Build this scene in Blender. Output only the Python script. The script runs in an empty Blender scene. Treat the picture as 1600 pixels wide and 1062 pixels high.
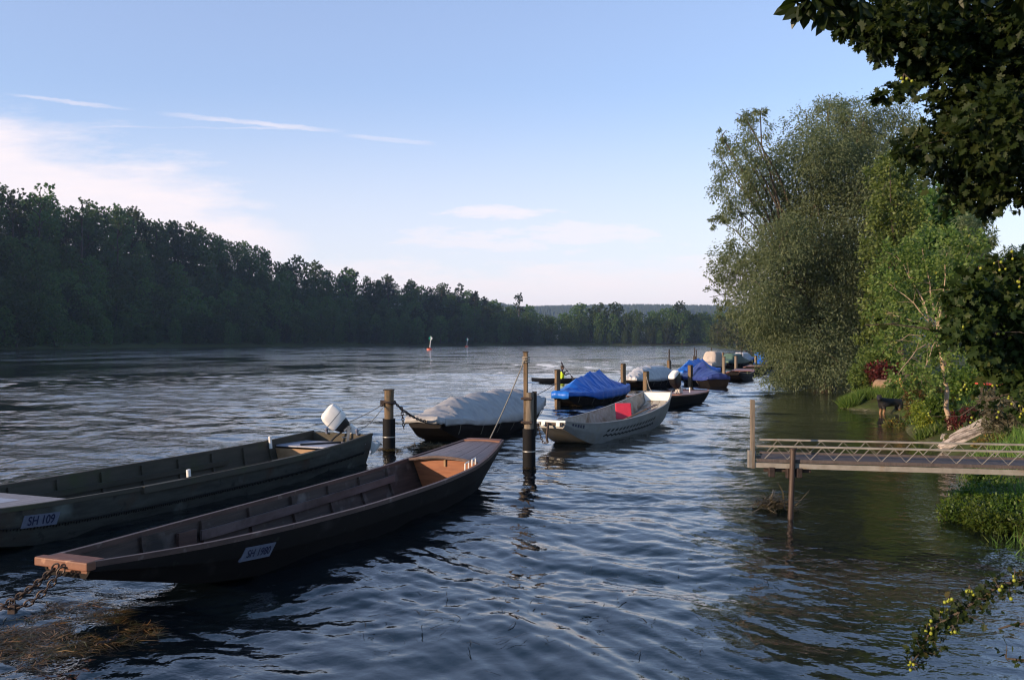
import bpy, math, random
import numpy as np
from mathutils import Vector, Matrix, noise as mnoise

SC = bpy.context.scene
COL = SC.collection
rnd = random.Random(7)
PI = math.pi
F, HZ, CAMH = 1400.0, 533.0, 2.7       # focal length and horizon of the photograph in its pixels, eye height above water

def P(px, py, Y):
    """point at distance Y that the photograph shows at px, py"""
    return ((px-800)/F*Y, Y, CAMH+(HZ-py)/F*Y)

def W(px, py, z=0.0):
    """point at height z that the photograph shows at px, py"""
    Y = F*(CAMH-z)/(py-HZ)
    return ((px-800)/F*Y, Y, z)

# ------------------------------------------------------------------ materials
def node(nt, kind, **kw):
    n = nt.nodes.new(kind)
    for k, v in kw.items():
        setattr(n, k, v)
    return n

def ramp(nt, fac, stops):
    r = node(nt, 'ShaderNodeValToRGB')
    e = r.color_ramp.elements
    while len(e) > 1: e.remove(e[-1])
    e[0].position = stops[0][0]; e[0].color = (*stops[0][1], 1)
    for p, c in stops[1:]:
        x = e.new(p); x.color = (*c, 1)
    nt.links.new(fac, r.inputs[0])
    return r.outputs[0]

def newmat(name):
    m = bpy.data.materials.new(name); m.use_nodes = True
    nt = m.node_tree
    return m, nt, nt.nodes['Principled BSDF']

def surf(name, c1, c2=None, rough=.6, scale=4, stretch=(1,1,1), metal=0., bump=.0, bscale=None, detail=5, lo=.3, hi=.7,
         spots=None, spec=.4, transl=None):
    """noise-mottled surface; spots = (colour, scale, threshold) adds stains"""
    m, nt, b = newmat(name)
    c2 = c2 or tuple(x*.6 for x in c1)
    tc = node(nt, 'ShaderNodeTexCoord')
    mp = node(nt, 'ShaderNodeMapping'); mp.inputs['Scale'].default_value = stretch
    nt.links.new(tc.outputs['Object'], mp.inputs[0])
    n = node(nt, 'ShaderNodeTexNoise'); n.inputs['Scale'].default_value = scale; n.inputs['Detail'].default_value = detail
    n.inputs['Roughness'].default_value = .65
    nt.links.new(mp.outputs[0], n.inputs['Vector'])
    col = ramp(nt, n.outputs['Fac'], [(lo, c2), (hi, c1)])
    if spots:
      for sc, ss, th in (spots if isinstance(spots, list) else [spots]):
        n2 = node(nt, 'ShaderNodeTexNoise'); n2.inputs['Scale'].default_value = ss; n2.inputs['Detail'].default_value = 4
        nt.links.new(tc.outputs['Object'], n2.inputs['Vector'])
        f = ramp(nt, n2.outputs['Fac'], [(th, (0,0,0)), (min(th+.14,1), (1,1,1))])
        mx = node(nt, 'ShaderNodeMixRGB'); nt.links.new(f, mx.inputs[0]); nt.links.new(col, mx.inputs[1]); mx.inputs[2].default_value = (*sc, 1)
        col = mx.outputs[0]
    nt.links.new(col, b.inputs['Base Color'])
    b.inputs['Roughness'].default_value = rough; b.inputs['Metallic'].default_value = metal
    b.inputs['Specular IOR Level'].default_value = spec
    if bump:
        n3 = node(nt, 'ShaderNodeTexNoise'); n3.inputs['Scale'].default_value = bscale or scale*2; n3.inputs['Detail'].default_value = 6
        nt.links.new(mp.outputs[0], n3.inputs['Vector'])
        bp = node(nt, 'ShaderNodeBump'); bp.inputs['Strength'].default_value = 1.; bp.inputs['Distance'].default_value = bump
        nt.links.new(n3.outputs['Fac'], bp.inputs['Height']); nt.links.new(bp.outputs[0], b.inputs['Normal'])
    return m

def leafmat(name, stops, transl=.35, rough=.5, spec=.3, tscale=1.6, vary=(.72,1.3)):
    """leaves: colour from each leaf's own random tint, partly see-through to light"""
    m, nt, b = newmat(name)
    a = node(nt, 'ShaderNodeAttribute', attribute_name='tint')
    col = ramp(nt, a.outputs['Fac'], stops)
    oi = node(nt, 'ShaderNodeObjectInfo')
    hs = node(nt, 'ShaderNodeHueSaturation')
    mr = node(nt, 'ShaderNodeMapRange'); mr.inputs['To Min'].default_value = vary[0]; mr.inputs['To Max'].default_value = vary[1]
    nt.links.new(oi.outputs['Random'], mr.inputs['Value']); nt.links.new(mr.outputs[0], hs.inputs['Value'])
    mr2 = node(nt, 'ShaderNodeMapRange'); mr2.inputs['To Min'].default_value = .487; mr2.inputs['To Max'].default_value = .513
    nt.links.new(oi.outputs['Random'], mr2.inputs['Value']); nt.links.new(mr2.outputs[0], hs.inputs['Hue'])
    nt.links.new(col, hs.inputs['Color'])
    col = hs.outputs[0]
    nt.links.new(col, b.inputs['Base Color']); b.inputs['Roughness'].default_value = rough
    b.inputs['Specular IOR Level'].default_value = spec
    t = node(nt, 'ShaderNodeBsdfTranslucent')
    g = node(nt, 'ShaderNodeMixRGB', blend_type='MULTIPLY'); g.inputs[0].default_value = 1
    g.inputs[2].default_value = (tscale, tscale*1.05, tscale*.6, 1)
    nt.links.new(col, g.inputs[1]); nt.links.new(g.outputs[0], t.inputs[0])
    mx = node(nt, 'ShaderNodeMixShader'); mx.inputs[0].default_value = transl
    nt.links.new(b.outputs[0], mx.inputs[1]); nt.links.new(t.outputs[0], mx.inputs[2])
    nt.links.new(mx.outputs[0], nt.nodes['Material Output'].inputs[0])
    return m

M = {}
M['tar'] = surf('tarred_wood', (.012,.009,.008), (.006,.005,.005), rough=.7, spec=.15, scale=3, stretch=(1,.25,1), bump=.004, spots=[((.028,.024,.022), 2.2, .62), ((.03,.034,.026), 7, .66)])
M['inner'] = surf('grey_brown_wood', (.075,.050,.040), (.034,.023,.019), rough=.7, scale=5, stretch=(2,.2,4), bump=.004, spots=[((.13,.11,.10), 3., .60), ((.02,.016,.014), 1.6, .6), ((.10,.10,.085), 9, .66)])
M['rail'] = surf('red_brown_wood', (.105,.058,.047), (.05,.028,.024), rough=.55, scale=6, stretch=(2,.3,2), bump=.003, spots=((.17,.125,.11), 7., .6))
M['bow'] = surf('orange_brown_wood', (.21,.088,.050), (.13,.052,.032), rough=.6, scale=5, stretch=(.6,2,2), bump=.003, spots=((.42,.22,.13), 9., .62))
M['deckwood'] = surf('weathered_deck_wood', (.17,.125,.12), (.075,.05,.047), rough=.45, scale=5, stretch=(5,.25,1), bump=.004, spots=((.055,.04,.036), 2.5, .58))
M['bulk'] = surf('varnished_bulkhead_wood', (.29,.105,.042), (.17,.055,.024), rough=.4, scale=5, stretch=(.5,1,3), bump=.002)
M['green'] = surf('grey_green_hull_paint', (.078,.078,.066), (.030,.029,.025), rough=.7, spec=.2, scale=2.6, stretch=(1,.35,2), bump=.004, spots=[((.15,.17,.155), 1.1, .58), ((.06,.04,.028), 1.7, .56), ((.02,.018,.015), 6, .62)])
M['greenin'] = surf('mossy_inner_wood', (.072,.060,.045), (.036,.033,.022), rough=.75, scale=2.5, stretch=(1,.3,2), bump=.004, spots=((.045,.052,.02), 1.3, .58))
M['caulk'] = surf('dark_caulking', (.012,.011,.010), rough=.8)
M['greydeck'] = surf('grey_deck_boards', (.30,.27,.27), (.15,.13,.13), rough=.5, scale=6, stretch=(4,.3,1), bump=.003)
M['panel'] = surf('pale_blue_grey_panel', (.36,.38,.46), (.27,.28,.34), rough=.35, scale=8)
M['tan'] = surf('tan_plywood', (.34,.21,.11), (.24,.14,.07), rough=.6, scale=4, stretch=(1,1,3), bump=.002)
M['white'] = surf('white_paint', (.8,.79,.76), (.68,.67,.64), rough=.3, scale=5)
M['plate'] = surf('pale_plate', (.15,.16,.215), (.11,.12,.16), rough=.6, scale=20)
M['ink'] = surf('dark_blue_ink', (.012,.016,.06), rough=.6)
M['black'] = surf('black_plastic', (.014,.014,.016), (.008,.008,.009), rough=.45)
M['sleeve'] = surf('black_pile_sleeve', (.010,.010,.011), (.006,.006,.007), rough=.75, spec=.15, scale=6, bump=.003, spots=((.05,.047,.04), 5, .68))
M['steel'] = surf('galvanised_steel', (.42,.42,.42), (.28,.28,.28), rough=.4, metal=.8, scale=12)
M['rust'] = surf('rusty_chain_iron', (.07,.05,.042), (.035,.025,.022), rough=.6, metal=.5, scale=20)
M['alu'] = surf('aluminium_hull', (.31,.305,.29), (.21,.205,.195), rough=.5, metal=.2, scale=2.5, stretch=(1,.5,1), bump=.002, spots=((.24,.21,.17), 2.4, .58))
M['aluin'] = surf('dirty_aluminium_floor', (.42,.40,.36), (.26,.24,.20), rough=.6, metal=.15, scale=5, spots=((.2,.15,.10), 3.2, .55))
M['post'] = surf('weathered_pile_wood', (.20,.135,.075), (.075,.05,.03), rough=.8, scale=6, stretch=(4,4,.35), bump=.01, spots=((.06,.055,.035), 4, .58))
M['postg'] = surf('grey_pile_wood', (.23,.19,.145), (.11,.085,.06), rough=.8, scale=6, stretch=(4,4,.35), bump=.01)
M['darkpost'] = surf('dark_pile_wood', (.05,.038,.028), (.025,.02,.016), rough=.8, scale=6, stretch=(4,4,.35), bump=.008)
M['rope'] = surf('pale_rope', (.30,.27,.22), (.2,.17,.13), rough=.9, scale=40)
M['rope2'] = surf('dark_rope', (.06,.055,.05), rough=.9, scale=40)
M['tgrey'] = surf('pale_grey_tarpaulin', (.36,.35,.345), (.28,.275,.275), rough=.55, scale=2.5, bump=.012, bscale=7, spots=((.33,.32,.31), 2.0, .6))
M['tblue'] = surf('bright_blue_tarpaulin', (.014,.15,.60), (.010,.11,.48), rough=.4, scale=2, bump=.006, bscale=9)
M['tnavy'] = surf('navy_tarpaulin', (.035,.06,.24), (.022,.038,.16), rough=.4, scale=2, bump=.006, bscale=9)
M['tclear'] = surf('milky_plastic_sheet', (.56,.56,.57), (.40,.40,.42), rough=.3, scale=4, bump=.015, bscale=10)
M['tgreen'] = surf('dull_green_tarpaulin', (.10,.17,.13), (.07,.12,.09), rough=.5, scale=2)
M['tbeige'] = surf('beige_canvas', (.55,.47,.40), (.42,.35,.29), rough=.7, scale=4, bump=.006)
M['brown'] = surf('red_brown_deck_paint', (.29,.115,.08), (.18,.07,.05), rough=.45, scale=4, stretch=(3,.4,1), bump=.002, spots=((.26,.14,.11), 4, .62))
M['orange'] = surf('orange_varnish', (.5,.22,.07), (.36,.14,.04), rough=.4, scale=5)
M['red'] = surf('faded_red_plastic', (.62,.035,.07), (.50,.028,.055), rough=.45, scale=6)
M['buoyred'] = surf('red_buoy_paint', (.60,.10,.05), (.45,.07,.03), rough=.4, scale=4)
M['buoygreen'] = surf('green_sign_paint', (.02,.36,.22), rough=.4)
M['hiviz'] = surf('yellow_vest', (.55,.72,.02), (.45,.6,.02), rough=.6, scale=20)
M['skin'] = surf('skin', (.5,.28,.19), (.42,.22,.15), rough=.5, scale=10)
M['cloth'] = surf('dark_clothes', (.02,.022,.035), rough=.8, scale=10)
M['hair'] = surf('brown_hair', (.05,.03,.02), rough=.7)
M['fur'] = surf('black_fur', (.009,.008,.008), (.005,.005,.005), rough=.65, scale=14, bump=.01)
M['tanfur'] = surf('tan_fur', (.20,.11,.05), (.12,.06,.03), rough=.8, scale=14, bump=.01)
M['jetty'] = surf('dull_jetty_metal', (.27,.255,.23), (.17,.155,.135), rough=.55, metal=.2, scale=6, bump=.002, spots=((.20,.15,.10), 5, .6))
M['jdeck'] = surf('dark_jetty_boards', (.085,.068,.066), (.045,.036,.035), rough=.7, scale=5, stretch=(5,.6,1), bump=.004)
M['jpost'] = surf('rusty_brown_tube', (.085,.058,.045), (.045,.03,.024), rough=.55, metal=.2, scale=5, stretch=(2,2,.4), bump=.003)
M['log'] = surf('log_bark', (.30,.20,.13), (.16,.10,.06), rough=.85, scale=5, bump=.02)
M['cut'] = surf('fresh_split_wood', (.66,.37,.14), (.48,.24,.08), rough=.75, scale=8, bump=.006)
M['rock'] = surf('pale_slate_rock', (.52,.44,.37), (.12,.095,.075), rough=.85, scale=4, stretch=(3,.5,4), lo=.40, hi=.56, bump=.03, spots=((.12,.11,.08), 2.5, .6))
M['bark'] = surf('dark_bark', (.085,.065,.048), (.035,.027,.02), rough=.9, scale=6, stretch=(3,3,.5), bump=.02)
M['birchbark'] = surf('pale_birch_bark', (.46,.36,.26), (.22,.14,.09), rough=.8, scale=5, stretch=(1,1,3), bump=.01)
M['willowbark'] = surf('willow_bark', (.14,.11,.08), (.06,.045,.03), rough=.9, scale=5, stretch=(3,3,.5), bump=.02)
M['tabletop'] = surf('red_plastic_table', (.55,.09,.06), rough=.4)
M['teal'] = surf('teal_plastic', (.03,.30,.24), rough=.4)
M['brick'] = surf('brown_clay', (.22,.11,.08), rough=.8)
M['berry'] = surf('yellow_green_berry', (.27,.29,.03), (.18,.22,.02), rough=.45, scale=30)
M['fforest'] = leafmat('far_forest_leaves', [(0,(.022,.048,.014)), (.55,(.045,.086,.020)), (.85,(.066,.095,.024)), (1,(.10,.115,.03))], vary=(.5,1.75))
M['fpine'] = leafmat('pine_needles', [(0,(.016,.028,.016)), (1,(.036,.055,.026))])
M['fbank'] = leafmat('olive_leaves', [(0,(.040,.052,.022)), (.6,(.075,.088,.034)), (1,(.12,.125,.05))])
M['fwillow'] = leafmat('willow_leaves', [(0,(.078,.100,.054)), (.5,(.120,.148,.082)), (1,(.175,.20,.118))], rough=.6, spec=.15, transl=.42)
M['fbirch'] = leafmat('birch_leaves', [(0,(.062,.10,.024)), (.6,(.115,.165,.042)), (.93,(.17,.21,.06)), (1,(.36,.29,.05))], transl=.45)
M['fpop'] = leafmat('fresh_green_leaves', [(0,(.055,.08,.02)), (.6,(.105,.14,.035)), (1,(.17,.20,.055))], transl=.35)
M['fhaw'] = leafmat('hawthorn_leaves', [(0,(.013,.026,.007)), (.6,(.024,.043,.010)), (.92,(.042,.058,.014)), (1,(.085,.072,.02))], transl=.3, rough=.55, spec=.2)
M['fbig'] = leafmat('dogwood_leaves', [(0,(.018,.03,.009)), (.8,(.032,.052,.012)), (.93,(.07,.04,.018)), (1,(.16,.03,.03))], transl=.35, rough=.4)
M['fshrub'] = leafmat('autumn_shrub_leaves', [(0,(.06,.065,.02)), (.5,(.10,.115,.03)), (.75,(.16,.11,.035)), (.9,(.17,.06,.035)), (1,(.30,.24,.03))], transl=.4)
M['fyel'] = leafmat('yellow_green_leaves', [(0,(.08,.11,.02)), (.7,(.18,.21,.03)), (1,(.40,.32,.03))], transl=.4)
M['fred'] = leafmat('dark_red_leaves', [(0,(.06,.016,.016)), (.7,(.12,.03,.026)), (1,(.22,.03,.03))], transl=.35)
M['fgrass'] = leafmat('bright_grass_blades', [(0,(.055,.10,.018)), (.7,(.10,.17,.03)), (1,(.19,.22,.06))], transl=.4)
M['fherb'] = leafmat('low_waterside_herb_leaves', [(0,(.035,.07,.012)), (.5,(.065,.115,.018)), (.9,(.12,.165,.028)), (1,(.26,.22,.03))], transl=.4)
M['fgreyb'] = leafmat('grey_feathery_leaves', [(0,(.06,.058,.036)), (.6,(.115,.105,.07)), (1,(.20,.18,.13))], transl=.3)
M['fweed'] = leafmat('wet_river_weed', [(0,(.032,.022,.010)), (.4,(.075,.048,.016)), (.7,(.055,.062,.016)), (.85,(.21,.10,.028)), (1,(.34,.22,.09))], transl=.15, rough=.35)
M['fweedd'] = leafmat('dark_sodden_weed', [(0,(.010,.009,.006)), (1,(.03,.026,.012))], transl=.1, rough=.4)
M['fweedg'] = leafmat('grey_weed', [(0,(.06,.055,.03)), (.6,(.12,.105,.06)), (1,(.22,.19,.12))], transl=.15, rough=.4)
# ------------------------------------------------------------------ building blocks
class MB:
    """collects shapes for ONE mesh object"""
    def __init__(s): s.v = []; s.f = []; s.m = []
    def add(s, verts, faces, mi=0):
        o = len(s.v); s.v.extend([tuple(map(float, q)) for q in verts])
        for f in faces: s.f.append(tuple(i+o for i in f)); s.m.append(mi)
    def box(s, c, size, mi=0, rot=None, ch=0.0):
        x, y, z = (q/2 for q in size)
        c = Vector(c)
        vs = [Vector((a*x, b*y, d*z)) for a in (-1,1) for b in (-1,1) for d in (-1,1)]
        if rot is not None: vs = [rot @ q for q in vs]
        s.add([q+c for q in vs], [(0,1,3,2),(4,6,7,5),(0,4,5,1),(2,3,7,6),(0,2,6,4),(1,5,7,3)], mi)
    def beam(s, p0, p1, w, h, mi=0, up=(0,0,1)):
        p0, p1 = Vector(p0), Vector(p1); d = (p1-p0)
        y = d.normalized(); x = y.cross(Vector(up))
        if x.length < 1e-5: x = y.cross(Vector((1,0,0)))
        x.normalize(); z = x.cross(y)
        r = Matrix((x, y, z)).transposed()
        s.box((p0+p1)/2, (w, d.length, h), mi, r)
    def tube(s, pts, rad, n=8, mi=0, caps=True, sx=1.0):
        pts = [Vector(p) for p in pts]
        if not hasattr(rad, '__len__'): rad = [rad]*len(pts)
        rings = []; px = None
        for i, p in enumerate(pts):
            t = (pts[min(i+1, len(pts)-1)]-pts[max(i-1, 0)])
            t = t.normalized() if t.length > 1e-9 else Vector((0,0,1))
            if px is None:
                a = Vector((0,0,1)) if abs(t.z) < .9 else Vector((1,0,0))
                px = t.cross(a).normalized()
            else:
                px = (px-t*px.dot(t)); px = px.normalized() if px.length > 1e-6 else t.orthogonal().normalized()
            py = t.cross(px)
            rings.append([p+(px*math.cos(2*PI*k/n)*sx+py*math.sin(2*PI*k/n))*rad[i] for k in range(n)])
        vs = [q for r in rings for q in r]; fs = []
        for i in range(len(rings)-1):
            for k in range(n):
                fs.append((i*n+k, i*n+(k+1)%n, (i+1)*n+(k+1)%n, (i+1)*n+k))
        if caps: fs += [tuple(range(n))[::-1], tuple((len(rings)-1)*n+k for k in range(n))]
        s.add(vs, fs, mi)
    def sheet(s, rows, mi=0, closed=False):
        n = len(rows[0]); vs = [q for r in rows for q in r]; fs = []
        for i in range(len(rows)-1):
            for k in range(n if closed else n-1):
                fs.append((i*n+k, i*n+(k+1)%n, (i+1)*n+(k+1)%n, (i+1)*n+k))
        s.add(vs, fs, mi)
    def sphere(s, c, r, mi=0, nu=10, nv=7, sc=(1,1,1)):
        vs = [(c[0], c[1], c[2]-r*sc[2])]
        for j in range(1, nv):
            a = -PI/2+PI*j/nv
            for i in range(nu):
                b = 2*PI*i/nu
                vs.append((c[0]+r*sc[0]*math.cos(a)*math.cos(b), c[1]+r*sc[1]*math.cos(a)*math.sin(b), c[2]+r*sc[2]*math.sin(a)))
        vs.append((c[0], c[1], c[2]+r*sc[2])); fs = []
        for i in range(nu): fs.append((0, 1+(i+1)%nu, 1+i))
        for j in range(nv-2):
            for i in range(nu):
                a = 1+j*nu; fs.append((a+i, a+(i+1)%nu, a+nu+(i+1)%nu, a+nu+i))
        t = len(vs)-1; a = 1+(nv-2)*nu
        for i in range(nu): fs.append((a+i, a+(i+1)%nu, t))
        s.add(vs, fs, mi)
    def build(s, name, mats, parent=None, smooth=None, bevel=0):
        me = bpy.data.meshes.new(name); me.from_pydata(s.v, [], s.f)
        if not isinstance(mats, (list, tuple)): mats = [mats]
        for m in mats: me.materials.append(m)
        me.polygons.foreach_set('material_index', s.m); me.update()
        if smooth is not None:
            me.shade_smooth(); me.set_sharp_from_angle(angle=math.radians(smooth))
        o = bpy.data.objects.new(name, me); COL.objects.link(o)
        if parent: o.parent = parent
        if bevel:
            b = o.modifiers.new('b', 'BEVEL'); b.width = bevel; b.segments = 2; b.limit_method = 'ANGLE'
        return o

def tag(o, label=None, cat=None, group=None, kind=None):
    for k, v in (('label', label), ('category', cat), ('group', group), ('kind', kind)):
        if v: o[k] = v
    return o

def thing(name, label, cat, loc=(0,0,0), rz=0.0, group=None):
    o = bpy.data.objects.new(name, None); COL.objects.link(o)
    o.location = loc; o.rotation_euler = (0, 0, rz); o.empty_display_size = .2
    return tag(o, label, cat, group)

def dup(root, loc, rz=0.0, sc=(1,1,1), label=None):
    r = root.copy(); COL.objects.link(r); r.location = loc; r.rotation_euler = (0,0,rz); r.scale = sc
    if label: r['label'] = label
    for ch in root.children:
        c = ch.copy(); COL.objects.link(c); c.parent = r
    return r

def nz(x, y, z, s): return mnoise.noise(Vector((x*s, y*s, z*s)))

def hermite(xs, ys, x):
    """smooth curve through xs, ys without overshoot"""
    xs = np.asarray(xs, float); ys = np.asarray(ys, float); x = np.asarray(x, float)
    d = np.diff(ys)/np.diff(xs); m = np.zeros(len(xs)); m[0] = d[0]; m[-1] = d[-1]
    for i in range(1, len(xs)-1):
        m[i] = 0 if d[i-1]*d[i] <= 0 else 2*d[i-1]*d[i]/(d[i-1]+d[i])
    i = np.clip(np.searchsorted(xs, x)-1, 0, len(xs)-2); h = xs[i+1]-xs[i]; t = np.clip((x-xs[i])/h, 0, 1)
    return ((1+2*t)*(1-t)**2*ys[i]+t*(1-t)**2*h*m[i]+t*t*(3-2*t)*ys[i+1]+t*t*(t-1)*h*m[i+1])

# ---- leaves: many small polygons at once
QUAD = [[(-.5,0,0),(.5,0,0),(.35,1,0),(-.35,1,0)]]
LEAF = [[(0,0,0),(.24,.3,.03),(.2,.65,.03),(0,1,0),(-.2,.65,.03),(-.24,.3,.03)]]
DIAM = [[(0,0,0),(.34,.4,0),(0,1,0),(-.34,.4,0)]]
WIL = [[(0,0,0),(.19,.4,.03),(0,1,0),(-.19,.4,.03)]]
NARR = [[(0,0,0),(.13,.4,0),(0,1,0),(-.13,.4,0)]]
CLUMP = [[(-.5,-.1,0),(.1,-.45,.1),(.55,.1,0),(.1,.25,-.1)], [(-.4,.3,.1),(0,.1,0),(.5,.55,.1),(-.1,.9,0)], [(-.7,.5,-.1),(-.35,.35,.1),(-.3,.85,0)]]
HL = [(0,0,0),(.10,.14,.02),(.34,.16,.06),(.30,.30,.05),(.20,.36,.03),(.44,.50,.08),(.36,.62,.06),(.21,.60,.03),(.27,.82,.05),(.10,.82,.02),(0,1,0)]
HAW = [HL, [(-x,y,z) for x,y,z in HL[::-1]]]
BL = [(0,0,0),(.20,.22,.05),(.26,.5,.06),(.17,.8,.02),(0,1.05,-.06)]
BIG = [BL, [(-x,y,z) for x,y,z in BL[::-1]]]

def leaves_mesh(name, pos, dirs, size, tmpl, mats, rng, parent=None, tint=None, upbias=.5, mi=None):
    pos = np.asarray(pos, float); n = len(pos); dirs = np.asarray(dirs, float)
    dirs = dirs/np.maximum(np.linalg.norm(dirs, axis=1, keepdims=True), 1e-9)
    nrm = rng.normal(size=(n,3)); nrm[:,2] += upbias*2
    nrm -= (nrm*dirs).sum(1, keepdims=True)*dirs
    nrm /= np.maximum(np.linalg.norm(nrm, axis=1, keepdims=True), 1e-9)
    xa = np.cross(dirs, nrm)
    size = np.broadcast_to(size, (n,))
    vs = []; counts = []; idx = []; off = 0
    per = sum(len(t) for t in tmpl)
    T = np.concatenate([np.asarray(t, float) for t in tmpl])
    V = pos[:,None,:]+size[:,None,None]*(T[None,:,0:1]*xa[:,None,:]+T[None,:,1:2]*dirs[:,None,:]+T[None,:,2:3]*nrm[:,None,:])
    V = V.reshape(-1,3)
    base = np.arange(n)*per
    loops = (base[:,None]+np.arange(per)[None,:]).reshape(-1)
    ptot = np.tile(np.array([len(t) for t in tmpl]), n)
    pst = np.concatenate([[0], np.cumsum(ptot)[:-1]])
    me = bpy.data.meshes.new(name)
    me.vertices.add(len(V)); me.vertices.foreach_set('co', V.ravel())
    me.loops.add(len(loops)); me.loops.foreach_set('vertex_index', loops.astype(np.int32))
    me.polygons.add(len(ptot)); me.polygons.foreach_set('loop_start', pst.astype(np.int32)); 
    me.update(calc_edges=True)
    if not isinstance(mats, (list, tuple)): mats = [mats]
    for m in mats: me.materials.append(m)
    if tint is None: tint = rng.random(n)
    at = me.attributes.new('tint', 'FLOAT', 'FACE'); at.data.foreach_set('value', np.repeat(np.clip(tint,0,1), len(tmpl)).astype(np.float32))
    o = bpy.data.objects.new(name, me); COL.objects.link(o)
    if parent: o.parent = parent
    return o

def cloud(blobs, n, rng, shell=2.2, droop=0., out=.7, squash=1.0, jitter=.6, clump=0, clump_r=.25):
    """leaf positions and directions through the volume of the blobs (x,y,z,r), denser towards their outsides and in clumps"""
    B = np.asarray(blobs, float); w = B[:,3]**2; w /= w.sum()
    if clump:
        nc = max(1, n//clump)
        k = rng.choice(len(B), nc, p=w); d = rng.normal(size=(nc,3)); d /= np.linalg.norm(d,axis=1,keepdims=True)
        rr = rng.random(nc)**(1/shell)
        cc = B[k,:3]+d*(rr*B[k,3])[:,None]*np.array([1,1,squash])
        j = rng.integers(0, nc, n); k2 = k[j]
        pos = cc[j]+rng.normal(size=(n,3))*clump_r*np.minimum(B[k2,3],3)[:,None]*.6
        d2 = pos-B[k2,:3]; d2 /= np.maximum(np.linalg.norm(d2,axis=1,keepdims=True),1e-6)
        tb = rng.random(nc)[j]
    else:
        k = rng.choice(len(B), n, p=w); d2 = rng.normal(size=(n,3)); d2 /= np.linalg.norm(d2,axis=1,keepdims=True)
        rr = rng.random(n)**(1/shell)
        pos = B[k,:3]+d2*(rr*B[k,3])[:,None]*np.array([1,1,squash]); tb = rng.random(len(B))[k]
    dirs = d2*out+rng.normal(size=(n,3))*jitter; dirs[:,2] -= droop
    tint = np.clip(.6*rng.random(n)+.4*tb, 0, 1)
    return pos, dirs, tint

def limb_pts(p0, p1, rng, sag=.15, n=6, wob=.04):
    p0 = np.array(p0, float); p1 = np.array(p1, float); L = np.linalg.norm(p1-p0)
    out = []
    for i in range(n):
        t = i/(n-1); p = p0*(1-t)+p1*t; p[2] += sag*L*math.sin(PI*t)*.6
        if 0 < i < n-1: p += rng.normal(size=3)*wob*L
        out.append(tuple(p))
    return out

# ------------------------------------------------------------------ river banks and ground
LB = [(-420,-500),(-330,-120),(-250,90),(-205,220),(-181,315),(-159,445),(-83,580),(22,634),(130,642),(260,690),(420,740),(700,760)]
RB = [(-90,-500),(-60,-120),(-30,-30),(-12,-10),(-3,.2),(1.6,1.2),(3.9,3.6),(5.0,6.2),(5.9,9),(6.7,11.6),(7.6,14.5),(9.2,18),(10.4,21.5),(11.0,24.5),(12.6,29.0),
      (13.9,32),(14.35,34),(13.4,35.3),(13.3,36.6),(16,40.5),(19.0,47),(21,56),(24.5,72),(33,105),(48,170),(66,250),(103,470),(170,590),(290,640),(430,690),(700,710)]

def dense(pl, step):
    out = []
    pl = [np.array(p, float) for p in pl]
    for i in range(len(pl)-1):
        p0 = pl[max(i-1,0)]; p1 = pl[i]; p2 = pl[i+1]; p3 = pl[min(i+2,len(pl)-1)]
        n = max(2, int(np.linalg.norm(p2-p1)/step))
        n = min(n, 14)
        for k in range(n):
            t = k/n
            m1 = (p2-p0)/2; m2 = (p3-p1)/2
            out.append((2*t**3-3*t*t+1)*p1+(t**3-2*t*t+t)*m1+(-2*t**3+3*t*t)*p2+(t**3-t*t)*m2)
    out.append(pl[-1]); return np.array(out)
LBD, RBD = dense(LB, 12), dense(RB, 1.5)

def sdist(X, Y, pl):
    """distance to the polyline, positive on its left-hand side"""
    X = X.ravel(); Y = Y.ravel(); best = np.full(len(X), 1e9); sg = np.ones(len(X))
    for a, b in zip(pl[:-1], pl[1:]):
        d = b-a; L2 = d@d
        t = np.clip(((X-a[0])*d[0]+(Y-a[1])*d[1])/L2, 0, 1)
        ex = X-a[0]-t*d[0]; ey = Y-a[1]-t*d[1]; q = ex*ex+ey*ey
        m = q < best-1e-12
        best = np.where(m, q, best); cr = d[0]*(Y-a[1])-d[1]*(X-a[0])
        sg = np.where(m, np.where(cr > 0, 1, -1), sg)
    return np.sqrt(best)*sg

def sst(x): x = np.clip(x, 0, 1); return x*x*(3-2*x)

def ground_z(X, Y):
    sh = np.shape(X); X = np.asarray(X, float).ravel(); Y = np.asarray(Y, float).ravel()
    dl = sdist(X, Y, LBD); dr = -sdist(X, Y, RBD)
    wob = .15*np.sin(X*.9+Y*.37)+.1*np.sin(X*2.3-Y*1.7)
    wat = np.minimum(-dl, -dr)
    zbed = -np.minimum(np.minimum(.05+.13*np.maximum(-dr,0), .06+.25*np.maximum(-dl,0)), 1.9)+.03*wob*np.minimum(np.abs(wat),1)
    hill = np.interp(X, [-230,-181,-159,-120,-83,-40,0,22], [51,47,35,29,25,18,10,3])*sst(dl/75)
    far = sst((np.hypot(X,Y)-1500)/1900)*(100+12*np.sin(X*.0016+.8)+5*np.sin(X*.0045))*sst((Y-700)/700)
    zl = .35+np.minimum(np.maximum(dl,0)*.3, 1.5)+hill+far-.35*np.exp(-np.maximum(dl,0)/.6)
    zr = np.minimum(np.maximum(dr,0)*.4, .55)+np.minimum(np.maximum(dr-1.4,0)*.06, .7)+.06*wob*np.minimum(np.maximum(dr,0),1)+far
    z = np.where(dl > 0, zl, np.where(dr > 0, zr, zbed))
    return z.reshape(sh) if sh else float(z[0])

def gz(x, y): return float(ground_z(np.array([x]), np.array([y]))[0])

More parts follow.
